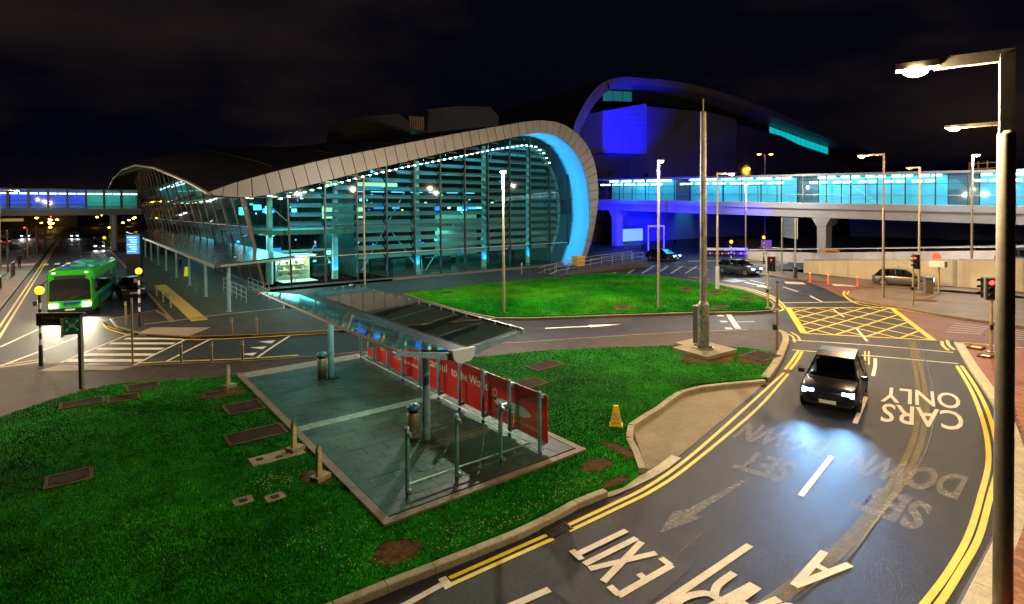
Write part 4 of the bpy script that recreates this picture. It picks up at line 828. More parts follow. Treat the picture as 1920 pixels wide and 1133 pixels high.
# glass screen: posts, panes, clamps, rail
wp = [Vector((9.9, 23.9-k*1.36, ZB)) for k in range(9)]+[Vector((9.9, 11.66, ZB))]; fp = [Vector((9.9-1.33*k, 11.66, ZB)) for k in range(1, 4)]
def spost(p, d):                          # d: direction in which the clamps hold the glass
    c_ = sp('screen_post', MB().tube(p, p+Vector((0, 0, 1.62)), .055, n=12).lathe([(.055, 0), (.04, .03), (0, .04)], p+Vector((0, 0, 1.62)), 12), BLUESTEEL)
    for z in (.2, 1.5):
        ob('clamp', MB().box(p+d*.1+Vector((0, 0, z)), (.07 if abs(d.x) < .5 else .15, .07 if abs(d.y) < .5 else .15, .1)), BLUESTEEL, c_); ob('clamp_bolt', MB().tube(p+d*.17+Vector((0, 0, z)), p+d*.21+Vector((0, 0, z)), .03, n=8), STEEL, c_)
for p in wp: spost(p, Vector((1, 0, 0)))
for p in fp: spost(p, Vector((0, -1, 0)))
XG = 10.08
for a, b in zip(wp, wp[1:]): sp('screen_pane', MB().box((XG, (a.y+b.y)/2, ZB+.90), (.012, abs(a.y-b.y)-.03, 1.5)), GL_SH)
YGl = 11.48
fx_ = [9.9]+[p.x for p in fp]
for a, b in zip(fx_, fx_[1:]): sp('screen_pane', MB().box(((a+b)/2+(.0), YGl, ZB+.9), (abs(a-b)-.03, .012, 1.5)), GL_SH)
sp('perch_rail', MB().path([Vector((9.72, 24.0, ZB+.22)), Vector((9.72, 11.85, ZB+.22)), Vector((5.95, 11.85, ZB+.22))], .022, 8), mat('rail_steel', (.6, .58, .5), .3, .6))
# advertising banner hung on the outside of the long screen: red sheets with print
bn = thing('advert_banner', (10.045, 18, ZB), 'long red advertising banner with white lettering and airliner along the shelter screen', 'banner')
PB = [wp[0].y-.3]+[p.y+.0 for p in wp[1:]]
for k in range(9):
    a, b = 23.9-k*1.36-.02, 23.9-(k+1)*1.36+.02
    if k == 8: b = 11.5
    if k == 0: a = 23.45
    ob('banner_sheet', MB().box((10.045, (a+b)/2, ZB+.88), (.02, a-b, 1.32)), mat('banner_red', (.80, .010, .012), .4, noise=[(.8, .12)]), bn, True)
PR = mat('print_white', (.8, .74, .62), .5)
def bword(s, y0, y1, z0, z1, m=PR): ob('lettering', text_mesh(s, (10.030, y0, ZB+z0), (10.030, y1, ZB+z0), (10.030, y0, ZB+z1)), m, bn, True)
bword('Dublin via', 20.9, 18.55, .98, 1.27); bword('Istanbul', 18.35, 16.75, .98, 1.27); bword('to the World', 16.45, 14.25, .98, 1.27)
bword('TURKISH', 23.1, 22.35, .98, 1.08); bword('AIRLINES', 23.1, 22.35, .82, .92); bword('WIDEN YOUR WORLD', 20.9, 18.6, .66, .76); bword('TURKISHAIRLINES.COM', 12.9, 11.75, .42, .51)
def ring(y0, z0, r, wd, m, x=10.030, n=28, parent=None):
    vs_ = [(x, y0+math.cos(6.2832*k/n)*rr, ZB+z0+math.sin(6.2832*k/n)*rr) for rr in (r, r-wd) for k in range(n)]
    ob('emblem', MB().add(vs_, [(k, (k+1) % n, n+(k+1) % n, n+k) for k in range(n)]), m, bn, True)
ring(22.0, .95, .22, .025, PR); ob('emblem', MB().poly([(10.030, 22.0-a, ZB+.95+b) for a, b in ((-.05, .16), (.0, .1), (.01, -.02), (.12, -.1), (.02, -.1), (-.1, -.14), (-.04, -.04), (-.06, .06))]), PR, bn, True)
def flat(name, pts, m, x=10.031): ob(name, MB().poly([(x, y, ZB+z) for y, z in pts]), m, bn, True)
PLW, PLB, PLR = mat('print_fuselage', (.72, .74, .7), .45), mat('print_navy', (.03, .05, .10), .5), mat('print_red', (.75, .04, .03), .5)
flat('airliner_print', [(14.0, .80), (13.7, .90), (13.0, .95), (12.5, .93), (12.28, .88), (12.18, .80), (12.25, .73), (12.5, .66), (13.2, .62), (13.75, .66)], PLW)
flat('airliner_tail', [(14.0, .88), (14.12, 1.3), (13.98, 1.3), (13.55, .94), (13.7, .88)], PLR, 10.0295); ring(13.93, 1.02, .11, .018, PR, 10.0275)
flat('airliner_wing', [(13.3, .78), (12.95, .74), (13.9, .55), (14.0, .6)], PLB, 10.0295); flat('airliner_engine', [(13.0, .70), (12.72, .70), (12.70, .58), (12.98, .57)], PLW, 10.0275); flat('airliner_tail', [(14.05, .86), (13.9, .88), (13.8, .80), (13.95, .78)], PLB, 10.0295)
flat('cockpit_window', [(12.46, .89), (12.36, .87), (12.36, .85), (12.46, .86)], PLB, 10.0275)
# litter bins beside the posts
def bin_(x, y_, label):
    t = thing('litter_bin', (x, y_, ZB), label, 'bin')
    ob('body', MB().lathe([(.0, 0), (.17, 0), (.17, .75), (.15, .78)], n=18), mat('bin_steel', (.34, .26, .16), .35, .5, noise=[(6, .2)]), t); ob('collar', MB().lathe([(.15, .78), (.13, .9), (.13, .92)], n=18), DARK, t)
    ob('lid', MB().lathe([(.2, .9), (.21, .94), (.15, 1.02), (0, 1.06)], n=18), mat('bin_lid', (.03, .14, .2), .4), t); ob('base_ring', MB().lathe([(.24, 0), (.24, .02), (0, .021)], n=18), DARK, t)
bin_(7.58, 14.55, 'litter bin with blue domed lid beside the near shelter post'); bin_(7.55, 22.15, 'litter bin with blue domed lid beside the far shelter post')

# ------------------------------------------------------------------ street lamps
def lamp(base, h, ang, arm, label, e=0, c=(1., .82, .6), r=.075, split=.62, low=None, z0=0., head=1., group=None):
    t = thing('street_lamp', (base[0], base[1], z0), label, 'street lamp', group=group); hh = h-z0
    d = Vector((math.cos(ang), math.sin(ang), 0)); s = hh*split
    ob('base_flange', MB().tube((0, 0, 0), (0, 0, .06), r*2.2, n=14), STEEL, t)
    ob('pole', MB().tube((0, 0, .05), (0, 0, s), r*1.25, r*1.1, 16).lathe([(r*1.1, 0), (r*.95, .05), (r*.6, .06)], (0, 0, s), 16), POLE, t)
    ob('upper_section', MB().box((0, 0, (s+hh)/2), (r*1.7, r*1.7, hh-s), ang), POLE, t)
    tip = d*arm+Vector((0, 0, hh-.02))
    ob('arm', MB().bar(Vector((0, 0, hh-.02))-d*r*.85, tip, r*1.3, r*1.7), POLE, t)
    hd = ob('lamp_head', MB().box(tip+d*.24*head, (.62*head, .3*head, .11), ang), POLE, t)
    on = e > 0
    ob('lens', MB().lathe([(0, -.12*head), (.10*head, -.11*head), (.17*head, -.07*head), (.2*head, 0)], tip+d*.26*head-Vector((0, 0, .056)), 18), E('lens_%.2f_%.2f' % (c[1], c[2]), c, 55) if on else mat('lens_off', (.4, .42, .4), .2), hd)
    if on: light(t, 'POINT', tip+d*.26*head-Vector((0, 0, .32)), e, c, shadow_soft_size=.14)
    return t
W1, W2c, W3 = (1., .80, .52), (1., .66, .34), (1., .90, .76)
pc = CC+ray(1886, 410)*9.2; ANG = math.atan2(.95, -.3)
lamp((pc.x, pc.y), 9.26, ANG, .95, 'tall lamp post on the block pavement beside the curved kerb', 2500, W1, .11, .86)
b2 = G(1873, 718); lamp((b2.x, b2.y), 9.95, ANG, 1.15, 'lamp post behind the tall one on the block pavement', 3600, W2c, .085, .75)
for (px, py, h, ang, arm, e, c, l) in (
    (945, 590, 9.25, TH*0-2.2, .25, 6500, W3, 'lamp post on the left end of the middle lawn before the glass gable'),
    (1235, 581, 9.95, -2.2, .25, 6500, W2c, 'lamp post in the middle of the middle lawn'),
    (1656, 562, 10.6, ANG, 1.1, 6000, W2c, 'lamp post on the traffic island nearest its rounded tip'),
    (1345, 545, 9.6, math.atan2(-.61, .79), .9, 2600, W3, 'lamp post with grey sleeve at the far edge of the middle lawn'),
    (1398, 488, 9.9, -2.2, .2, 4500, W3, 'thin lamp post at the left end of the white parapet wall'),
    (1723, 546, 9.9, ANG, .35, 0, W3, 'unlit lamp post at the back of the traffic island'),
    (684, 541, 9.6, ANG, .3, 0, W3, 'unlit lamp post standing before the terminal doors')):
    p = G(px, py); lamp((p.x, p.y), h, ang, arm, l, e, c, .075 if e != 4500 else .09)
p = GX(1822, 470, 65.5); lamp((65.5, p.y), 11.5, -2.2, .25, 'lamp post up on the ramp road', 4200, W3, .085, z0=rz_(p.y))
ob('sleeve', MB().tube((41.43, 26.23, .1), (41.43, 26.23, 2.0), .16, n=14), mat('pale_sleeve', (.5, .52, .55), .4, .3), None, label='pale protective sleeve round the foot of the lamp post at the lawn edge', cat='sleeve')
tw = thing('street_lamp', (112, 60, 0), 'amber twin-headed lamp behind the footbridge', 'street lamp'); ob('pole', MB().tube((0, 0, 0), (0, 0, 17.6), .12, n=8), POLE, tw)
for s in (-1, 1): ob('arm', MB().bar((0, 0, 17.5), (s*.79, -s*.61, 17.7), .1), POLE, tw); ob('lamp_head', MB().box((s*.95, -s*.73, 17.65), (.5, .5, .16)), E('sodium', (1., .45, .03), 40), tw)
# lamps along the coach road on the left, the same row as those under the walkway
for k, y_ in enumerate((38, 66, 94)):
    lamp((-7.6, y_), 9.6, 0, 1.4, ('lamp post beside the low brown wall of the coach road pavement', 'lamp post among the slim posts of the coach road pavement', 'lamp post by the pale crossing path of the coach road')[k], (6200, 3600, 2600)[k], (1., .76, .52))
# floodlight mast with concrete foot
m_ = G(1319, 664); ms_ = thing('floodlight_mast', (m_.x, m_.y, .12), 'thick galvanised mast on a concrete plinth beside the slip road', 'mast')
ob('plinth', MB().slab([(-1.25, -1.0), (1.0, -1.1), (1.25, .8), (-1.0, 1.0)], 0, .16), CONC, ms_); ob('plinth_step', MB().slab([(-.2, .6), (1.3, .6), (1.5, 1.5), (0, 1.6)], 0, .13), CONC, ms_)
ob('pole', MB().tube((0, 0, .16), (0, 0, 2.2), .26, .25, 20).tube((0, 0, 2.2), (0, 0, 2.35), .25, .17, 20).tube((0, 0, 2.35), (0, 0, 11.1), .165, .13, 20), mat('mast_zinc', (.26, .25, .22), .5, .45, noise=[(2.2, .5), (9, .35)], bump=.2), ms_)
ob('finial', MB().tube((0, 0, 11.1), (0, 0, 11.7), .03, n=6), STEEL, ms_); ob('flange', MB().tube((0, 0, .16), (0, 0, .22), .45, n=16), STEEL, ms_); ob('access_door', MB().box((-.2, -.2, .9), (.1, .16, .7), .8), STEEL, ms_)
for k in range(6): ob('gusset', MB().bar((.26*math.cos(k), .26*math.sin(k), .2), (.4*math.cos(k), .4*math.sin(k), .2), .03, .2), STEEL, ms_)
cb_ = m_+Vector((.75, .7, 0)); cab = thing('control_cabinet', (cb_.x, cb_.y, .12), 'narrow brown control cabinet behind the floodlight mast', 'cabinet'); ob('body', MB().box((0, 0, .95), (.38, .5, 1.9)), mat('cabinet', (.14, .11, .07), .5), cab); ob('door', MB().box((-.2, 0, .95), (.02, .44, 1.7)), MATS['cabinet'], cab); ob('roof', MB().box((0, 0, 1.93), (.44, .56, .06)), STEEL, cab)

# ------------------------------------------------------------------ belisha beacons
BW, BB = mat('beacon_white', (.75, .72, .68), .45), mat('beacon_black', (.012, .012, .012), .45)
def beacon(p, h, label, e=30, z0=.11):
    t = thing('belisha_beacon', (p[0], p[1], z0), label, 'beacon'); n_ = 8; hh = h-z0
    ob('foot', MB().tube((0, 0, 0), (0, 0, hh*.27), .085, .075, 12), BB, t)
    for k in range(n_): a = hh*(.27+.63*k/n_); b = hh*(.27+.63*(k+1)/n_); ob('band', MB().tube((0, 0, a), (0, 0, b), .055, n=12), BW if k % 2 == 0 else BB, t)
    ob('neck', MB().tube((0, 0, hh*.9), (0, 0, hh-.2), .05, .09, 12), DARK, t)
    ob('globe', MB().lathe([(.10, -.17), (.155, -.1), (.18, 0), (.155, .1), (.09, .16), (0, .185)], (0, 0, hh-.05), 18), E('beacon_globe', (1., .58, .01), 1.6), t)
    ob('side_lamp', MB().box((-.16, .06, hh*.82), (.14, .1, .22)), STEEL, t)
    if e: light(t, 'POINT', (0, 0, hh+.4), e, (1., .6, .05), shadow_soft_size=.15)
beacon(G(77, 686, .11), 3.45, 'belisha beacon at the kerb behind the brown direction sign'); beacon(G(262, 613, .11), 3.4, 'belisha beacon on the forecourt nose beside the black car')
beacon((2.75, 90), 3.5, 'belisha beacon at the far crossing of the coach road', 0); beacon(G(1371, 509), 3.2, 'belisha beacon left of the far crossing by the safety barriers', 0); beacon(G(1432, 497), 3.3, 'belisha beacon before the white parapet wall by the far crossing', 0)

# ------------------------------------------------------------------ signals
def signal(p, h, label, ang, heads, red=True, z0=.11):
    t = thing('traffic_signal', (p[0], p[1], z0), label, 'traffic light'); hh = h-z0
    ob('pole', MB().tube((0, 0, 0), (0, 0, hh), .06, n=12), mat('signal_pole', (.45, .33, .14), .45, .2, noise=[(5, .2)]), t); ob('base_plate', MB().box((0, 0, .02), (.3, .3, .04)), STEEL, t)
    ob('push_button', MB().box((.08*math.cos(ang), .08*math.sin(ang), 1.15), (.12, .12, .22), ang), BLACK, t)
    for (da, dz, side) in heads:
        a = ang+da; d = Vector((math.cos(a), math.sin(a), 0)); q_ = Vector((-d.y, d.x, 0)); c_ = q_*side+Vector((0, 0, hh-dz-.45))
        hd = ob('signal_head', MB().box(c_, (.2, .34, .95), a), BLACK, t); ob('backing_board', MB().box(c_-d*.11, (.02, .46, 1.08), a), mat('board_grey', (.4, .38, .34), .5), hd)
        for k in range(3):
            lc = c_+d*.10+Vector((0, 0, .3-k*.3)); ob('lamp_lens', MB().tube(lc, lc+d*.03, .105, n=16), E('signal_red', (1., .03, .02), 7) if (k == 0 and red and da == 0) else mat('lens_dark', (.02, .02, .02), .2), hd)
            pts = [lc+q_*(.125*math.cos(math.pi*j/8))+Vector((0, 0, .125*math.sin(math.pi*j/8))) for j in range(9)]
            ob('hood', MB().add(pts+[x+d*.2 for x in pts], [(j, j+1, 10+j, 9+j) for j in range(8)]), BLACK, hd)
tocam = lambda p, k=0.: math.atan2(-p[1], -p[0])+k
s1 = G(1440, 578, .13); signal(s1, 3.55, 'traffic signal showing red at the point of the middle lawn', tocam(s1, -.7), [(0, .0, .28), (2.4, .0, -.2)], z0=.13)
s2 = G(1712, 573, .12); signal(s2, 3.7, 'traffic signal showing red on the traffic island', tocam(s2, -.9), [(0, .15, .28)])
s3 = G(1858, 660, .11); signal(s3, 3.45, 'two-headed traffic signal at the edge of the block pavement', tocam(s3, .25), [(0, .0, -.02), (-1.2, .0, -.36)], z0=.1)
pp = G(1457, 655, .115); bp_ = thing('signal_post', (pp.x, pp.y, .115), 'plain capped signal post with small button box on the slip road nose', 'post'); ob('pole', MB().tube((0, 0, 0), (0, 0, 3.15), .065, n=12), mat('post_brown', (.30, .21, .11), .45, .2), bp_); ob('cap', MB().tube((0, 0, 3.15), (0, 0, 3.2), .08, n=12), DARK, bp_); ob('button_box', MB().box((-.12, .05, 1.05), (.14, .14, .26)), BLACK, bp_); ob('ring', MB().tube((0, 0, 1.85), (0, 0, 1.92), .075, n=12), BW, bp_)

# ------------------------------------------------------------------ bollards, posts, signs
STB = mat('bollard_steel', (.30, .24, .15), .4, .5, noise=[(5, .2)])
def bollard(px, py, label, group, h=.85, r=.055, z0=.115, m=STB):
    p = G(px, py, z0); t = thing('bollard', (p.x, p.y, z0), label, 'bollard', group=group)
    ob('post', MB().tube((0, 0, 0), (0, 0, h), r, n=12).lathe([(r, 0), (r*.7, .03), (0, .035)], (0, 0, h), 12), m, t); ob('collar', MB().tube((0, 0, h-.16), (0, 0, h-.1), r*1.06, n=12), mat('collar_pale', (.5, .45, .36), .4), t)
for px, py in ((340, 680), (397, 678), (455, 676)): bollard(px, py, 'slim steel bollard on the pavement between crossing and shelter', 'bollards along the slip road pavement')
for px, py in ((435, 627), (481, 624), (320, 577), (306, 567), (294, 556)): bollard(px, py, 'slim steel bollard on the terminal forecourt edge', 'bollards along the forecourt edge', z0=.11)
bollard(249, 684, 'tall thin grey post at the end of the zebra crossing', None, h=2.9, r=.04); bollard(236, 611, 'short grey post beside the belisha beacon on the forecourt nose', None, h=1.4, r=.06, z0=.11); bollard(978, 515, 'lone yellowish bollard by the access ramp', None, h=1.2, z0=.11)
OR = mat('marker_orange', (.9, .16, .015), .5)
for px, py in ((1519, 529), (1553, 533), (1608, 537)):
    p = G(px, py, .01); t = thing('flexible_marker', (p.x, p.y, .01), 'orange flexible marker post before the beige retaining wall', 'marker post', group='orange marker posts'); ob('post', MB().tube((0, 0, .05), (0, 0, 1.0), .07, .06, 10), OR, t); ob('base', MB().tube((0, 0, 0), (0, 0, .06), .16, n=12), OR, t); ob('band', MB().tube((0, 0, .78), (0, 0, .9), .072, n=10), mat('band_lit', (.85, .75, .55), .4), t)
# wooden marker posts on the lawn
WD = mat('pale_timber', (.50, .40, .20), .7, noise=[(9, .3)], bump=.3)
for px, py, l in ((428, 727, 'leaning pale marker post in a patch of soil on the lawn'), (551, 846, 'pale marker post behind the three-hole concrete slab'), (598, 900, 'pale marker post on a block beside the platform edge')):
    p = G(px, py, .13); t = thing('marker_post', (p.x, p.y, .13), l, 'post', rz=.4); ob('post', MB().prism([(-.07, 0), (.07, 0), (.06, .78), (0, .88), (-.06, .78)], 'y', -.045, .045), WD, t, fix=True); ob('plaque', MB().box((-.0, -.05, .6), (.09, .012, .2)), mat('plaque', (.55, .5, .4), .5), t); ob('footing', MB().box((.05, 0, .05), (.42, .3, .12)), CONC, t)
# no parking A-board
p = G(1155, 797, .13); ab = thing('parking_cone_sign', (p.x, p.y, .13), 'yellow no-parking cone sign on the lawn by the concrete bay', 'cone sign', rz=math.atan2(p.y, p.x)-math.pi/2); YP = mat('cone_yellow', (.85, .62, .01), .4)
cone = MB(); q0 = [(-.17, -.14), (.17, -.14), (.17, .14), (-.17, .14)]; q1 = [(-.07, -.05), (.07, -.05), (.07, .05), (-.07, .05)]
cone.add([(x, y, .03) for x, y in q0]+[(x, y, .6) for x, y in q1], [(0, 1, 5, 4), (1, 2, 6, 5), (2, 3, 7, 6), (3, 0, 4, 7), (4, 5, 6, 7)]); ob('body', cone, YP, ab); ob('foot', MB().slab([(-.2, -.17), (.2, -.17), (.2, .17), (-.2, .17)], 0, .03), YP, ab)
def disc(r, z, y, m, name, r0=0.):
    n_ = 24; vs_ = [(math.cos(6.2832*k/n_)*rr, y+.158*(z+math.sin(6.2832*k/n_)*rr-.3), z+math.sin(6.2832*k/n_)*rr) for rr in (r, r0) for k in range(n_)]; ob(name, MB().add(vs_, [(k, (k+1) % n_, n_+(k+1) % n_, n_+k) for k in range(n_)]), m, ab)
disc(.105, .30, -.1, mat('sign_red', (.65, .02, .02), .4), 'roundel_ring', .085); disc(.085, .30, -.1, mat('sign_white', (.8, .75, .65), .4), 'roundel', .001)
tp0 = lambda x, z, o_=-.104: (x, o_+.158*(z-.3), z)
ob('letter', text_mesh('P', tp0(-.035, .25), tp0(.035, .25), tp0(-.035, .36)), BB, ab); ob('slash', MB().add([tp0(-.07, .345, -.107), tp0(-.055, .36, -.107), tp0(.07, .255, -.107), tp0(.055, .24, -.107)], [(0, 3, 2, 1)]), MATS['sign_red'], ab); ob('letter', text_mesh('NO PARKING', tp0(-.12, .09), tp0(.12, .09), tp0(-.12, .125)), BB, ab)
# brown direction sign and green assembly sign
p = G(153, 729, .115); ds = thing('direction_sign', (p.x, p.y, .115), 'brown fingerpost sign to the terminal on a square post', 'sign'); d = rt.copy(); d.z = 0; d.normalize(); az = math.atan2(d.y, d.x)
ds.rotation_euler = (0, 0, az)
ob('post', MB().box((0, 0, 1.42), (.12, .12, 2.84)), mat('sign_post_brown', (.10, .08, .045), .5), ds); bd = ob('board', MB().box((-.78, 0, 2.62), (1.68, .1, .42)), mat('sign_brown', (.045, .03, .022), .45), ds); ob('top_rail', MB().box((-.72, 0, 2.86), (1.8, .14, .06)), MATS['sign_post_brown'], ds)
def sw(s, x0, x1, z0, z1, m, root=bd, y_=-.054): return ob('lettering', text_mesh(s, (x0, y_, z0), (x1, y_, z0), (x0, y_, z1)), m, root)
sw('Críochfort 2', -1.42, -.72, 2.66, 2.78, mat('sign_yellow', (.75, .6, .05), .5)); sw('Terminal 2', -1.3, -.72, 2.47, 2.58, PR)
ob('plane_symbol', MB().poly([(-.5+a*.14, -.054, 2.62+b*.14) for a, b in ((0, 1), (.14, .8), (.14, .25), (.9, -.2), (.9, -.4), (.14, -.15), (.12, -.7), (.35, -.9), (.35, -1), (0, -.9), (-.35, -1), (-.35, -.9), (-.12, -.7), (-.14, -.15), (-.9, -.4), (-.9, -.2), (-.14, .25), (-.14, .8))]), PR, bd)
asg = thing('assembly_point_sign', (p.x, p.y, .115), 'green assembly point sign with white arrows fixed below the brown board', 'sign', rz=az+.45)
gb = ob('panel', MB().box((-.22, -.14, 2.42), (.52, .03, .62)), mat('sign_green', (.0, .22, .17), .4, emit=((0, .4, .3), .0)), asg); ob('bracket', MB().box((-.52, -.12, 2.38), (.08, .08, .7)), mat('bracket_pale', (.4, .36, .28), .5), asg)
for sx in (-1, 1):
    for sz in (-1, 1): ob('arrow', MB().poly([(-.22+sx*a, -.157, 2.45+sz*b) for a, b in ((.08, .1), (.14, .16), (.11, .19), (.2, .22), (.19, .12), (.165, .135), (.1, .07))]), PR, gb)
for k in range(3): ob('figure', MB().tube((-.28+k*.06, -.157, 2.50+.02*(k == 1)), (-.28+k*.06, -.159, 2.50+.02*(k == 1)), .022, n=10).add([(-.305+k*.06, -.157, 2.38), (-.255+k*.06, -.157, 2.38), (-.262+k*.06, -.157, 2.48), (-.298+k*.06, -.157, 2.48)], [(0, 1, 2, 3)]), PR, gb)
# rear of the big direction board beyond the junction
a_, b_ = G(1466, 512, .12), G(1491, 521, .12); sg = thing('direction_board', (a_.x, a_.y, .12), 'grey back of a large road sign on two posts', 'sign'); d_ = (b_-a_); d_.z = 0
for k, q_ in enumerate((Vector((0, 0, 0)), d_)): ob('post', MB().tube(q_, q_+Vector((0, 0, 5.6)), .09, n=12), STEEL, sg)
ob('foot_guard', MB().tube(d_, d_+Vector((0, 0, 1.0)), .2, n=12), BLACK, sg)
nrm = Vector((-d_.y, d_.x, 0)).normalized()*(.14); ob('board', MB().bar(d_*-.15+nrm+Vector((0, 0, 4.65)), d_*1.05+nrm+Vector((0, 0, 4.65)), .05, 2.0), mat('board_back', (.30, .36, .33), .5, noise=[(2, .1)]), sg)
for k in range(4): ob('stiffener', MB().bar(d_*-.13+nrm*.6+Vector((0, 0, 3.95+k*.45)), d_*1.03+nrm*.6+Vector((0, 0, 3.95+k*.45)), .05, .05), STEEL, sg)
p = G(1760, 552, .12); cbx = thing('parking_meter_box', (p.x, p.y, .12), 'small white box on a single post on the traffic island', 'box'); ob('post', MB().tube((0, 0, 0), (0, 0, 2.1), .07, n=10), mat('signal_pole', (.45, .33, .14), .45), cbx); ob('box', MB().box((-.15, 0, 2.3), (1.0, .5, .42), tocam(p)+1.2), mat('pale_box', (.6, .58, .52), .5), cbx)
p = G(1740, 550, .12); kb = thing('roadside_cabinet', (p.x, p.y, .12), 'low brown cabinet standing behind the island signal', 'cabinet'); ob('body', MB().box((0, 0, .6), (.7, .5, 1.2), .6), MATS['cabinet'], kb); ob('roof', MB().box((0, 0, 1.22), (.8, .6, .06), .6), STEEL, kb)
p = Vector((60.2, 16.4, rz_(16.4))); rs = thing('warning_sign', p, 'small orange round sign leaning on the ramp road', 'sign'); ob('post', MB().tube((0, 0, 0), (0, .1, .9), .05, n=8), OR, rs); ob('plate', MB().tube((-.03, .12, 1.15), (.03, .12, 1.15), .33, n=18), OR, rs)
p = G(1437, 490); sn = thing('lit_notice', (p.x, p.y, 0), 'violet lit notice panel beside the beacon by the white wall', 'sign'); ob('post', MB().tube((0, 0, 0), (0, 0, 2.2), .06, n=8), STEEL, sn); ob('panel', MB().box((0, 0, 2.2), (1.3, .08, .9), az), E('violet_panel', (.12, .0, .55), .5), sn)
# information totem on the forecourt
t = thing('information_totem', (4.6, 69.5, .11), 'black totem with glowing blue timetable screen', 'totem', rz=az); ob('casing', MB().box((0, 0, 2.2), (1.5, .35, 4.4)), BLACK, t); s_ = ob('screen', MB().box((0, -.19, 3.3), (1.3, .03, 1.9)), E('totem_screen', (.02, .3, .9), .6), t)
for k in range(7): ob('text_row', MB().box((-.1+.1*(k % 3), -.215, 4.05-k*.24), (.9-.12*(k % 3), .01, .1)), E('totem_rows', (.25, .8, 1.), 1.6), s_)

# ------------------------------------------------------------------ inspection covers
IRON = mat('rusty_iron', (.036, .016, .008), .8, .0, noise=[(7, .4)], bump=.4, spec=.08); FRM = mat('cover_frame', (.10, .06, .024), .8, noise=[(6, .4)], bump=.4, spec=.1)
COVERS = []
def cover(px, py, sx, sy, label, z=.108, lid=IRON, frame=FRM, fw_=.09, holes=0):
    p = G(px, py, z); COVERS.append([(p.x-sx/2+.02, p.y-sy/2+.02), (p.x+sx/2-.02, p.y-sy/2+.02), (p.x+sx/2-.02, p.y+sy/2-.02), (p.x-sx/2+.02, p.y+sy/2-.02)]); t = thing('inspection_cover', (p.x, p.y, z), label, 'manhole cover')
    if holes:
        ob('slab', MB().box((0, 0, .01), (sx, sy, .05)), CONC, t)
        for k, (hx, hy) in enumerate(((-.32, .12), (.02, -.15), (.3, .08))[:holes] if holes > 1 else ((0, 0),)): ob('lid', MB().box((hx*sx, hy*sy, .04), (.16 if holes > 1 else sx*.4, .14 if holes > 1 else sy*.4, .02)), mat('iron_dark', (.03, .025, .02), .5, .4), t)
        return
    for (cx, cy_, wx, wy) in ((0, -sy/2, sx+fw_, fw_), (0, sy/2, sx+fw_, fw_), (-sx/2, 0, fw_, sy-fw_), (sx/2, 0, fw_, sy-fw_)): ob('frame', MB().box((cx, cy_, .015), (wx, wy, .06)), frame, t)
    n_ = 2 if sx > 1.0 else 1
    for k in range(n_): ob('lid', MB().box((-sx/2+fw_/2+(sx-fw_)*(k+.5)/n_, 0, .012), ((sx-fw_)/n_-.02, sy-fw_-.02, .04)), lid, t)
    if px == 130: ob('oval_lid', MB().tube((0, 0, .03), (0, 0, .045), min(sx, sy)*.4, n=20), lid, t)
for a in ((268, 726, 1.0, .8, 'rusty cover by the pavement nearest the fingerpost sign'), (232, 748, .9, .7, 'rusty cover second from the pavement edge of the lawn'), (155, 757, 1.2, .7, 'wide rusty cover at the lawn edge beyond the fingerpost'), (405, 740, .8, .5, 'sunken cover in soil below the leaning marker post'), (458, 765, 1.1, 1.1, 'brown square cover against the platform edge'), (480, 816, 1.55, .9, 'wide brown cover against the platform edge'), (130, 898, .9, .75, 'oval iron cover in a square concrete frame on the dark lawn'),
          (1022, 687, 1.5, .8, 'wide double cover on the lawn behind the banner'), (996, 720, 1.0, .8, 'cover close behind the red banner'), (1425, 669, 1.5, 1.1, 'diamond cover in soil at the slip road nose')): cover(*a)
cover(520, 857, 1.35, .6, 'concrete slab with three dark lids in the lawn', holes=3); cover(456, 941, .42, .36, 'small square lid near the platform, left one of two', holes=1); cover(516, 934, .42, .36, 'small square lid nearest the platform edge', holes=1)
for px, py, sx, l in ((1168, 577, 1.2, 'cover at the slip road edge of the middle lawn'), (1285, 542, 1.0, 'cover by the far lamp on the middle lawn'), (1340, 548, 1.6, 'long cover right of the mast on the middle lawn'), (1400, 560, 1.1, 'pale framed cover near the signal on the middle lawn'), (1350, 577, 1.3, 'cover behind the floodlight mast on the middle lawn'), (840, 549, .9, 'cover at the left end of the middle lawn')): cover(px, py, sx, .7, l, z=.118)
p = G(1042, 991, .004); dr = thing('road_gully', (p.x, p.y, .006), 'black iron gully grating at the kerb between the yellow lines', 'drain', rz=-.05); ob('frame', MB().box((0, 0, .004), (.62, .46, .008)), BLACK, dr)
for k in range(7): ob('bar', MB().box((-.24+k*.08, 0, .012), (.03, .4, .012)), mat('iron_bar', (.05, .045, .04), .5, .5), dr)
cover(1830, 652, .6, .5, 'yellow painted lid on the block pavement', z=.12, lid=YEL); cover(1848, 668, .5, .4, 'grey lid on the block pavement', z=.12, lid=STEEL)
for px, py, l in ((1490, 531, 'pale square plate set in the red road, left one'), (1580, 535, 'pale square plate set in the red road before the markers')):
    p = G(px, py, .006); t = thing('road_plate', (p.x, p.y, .006), l, 'plate'); ob('plate', MB().box((0, 0, .006), (1.6, 1.6, .012), .6), MATS['faded_white'], t); ob('rim', MB().box((0, 0, .004), (1.8, 1.8, .008), .6), IRON, t)

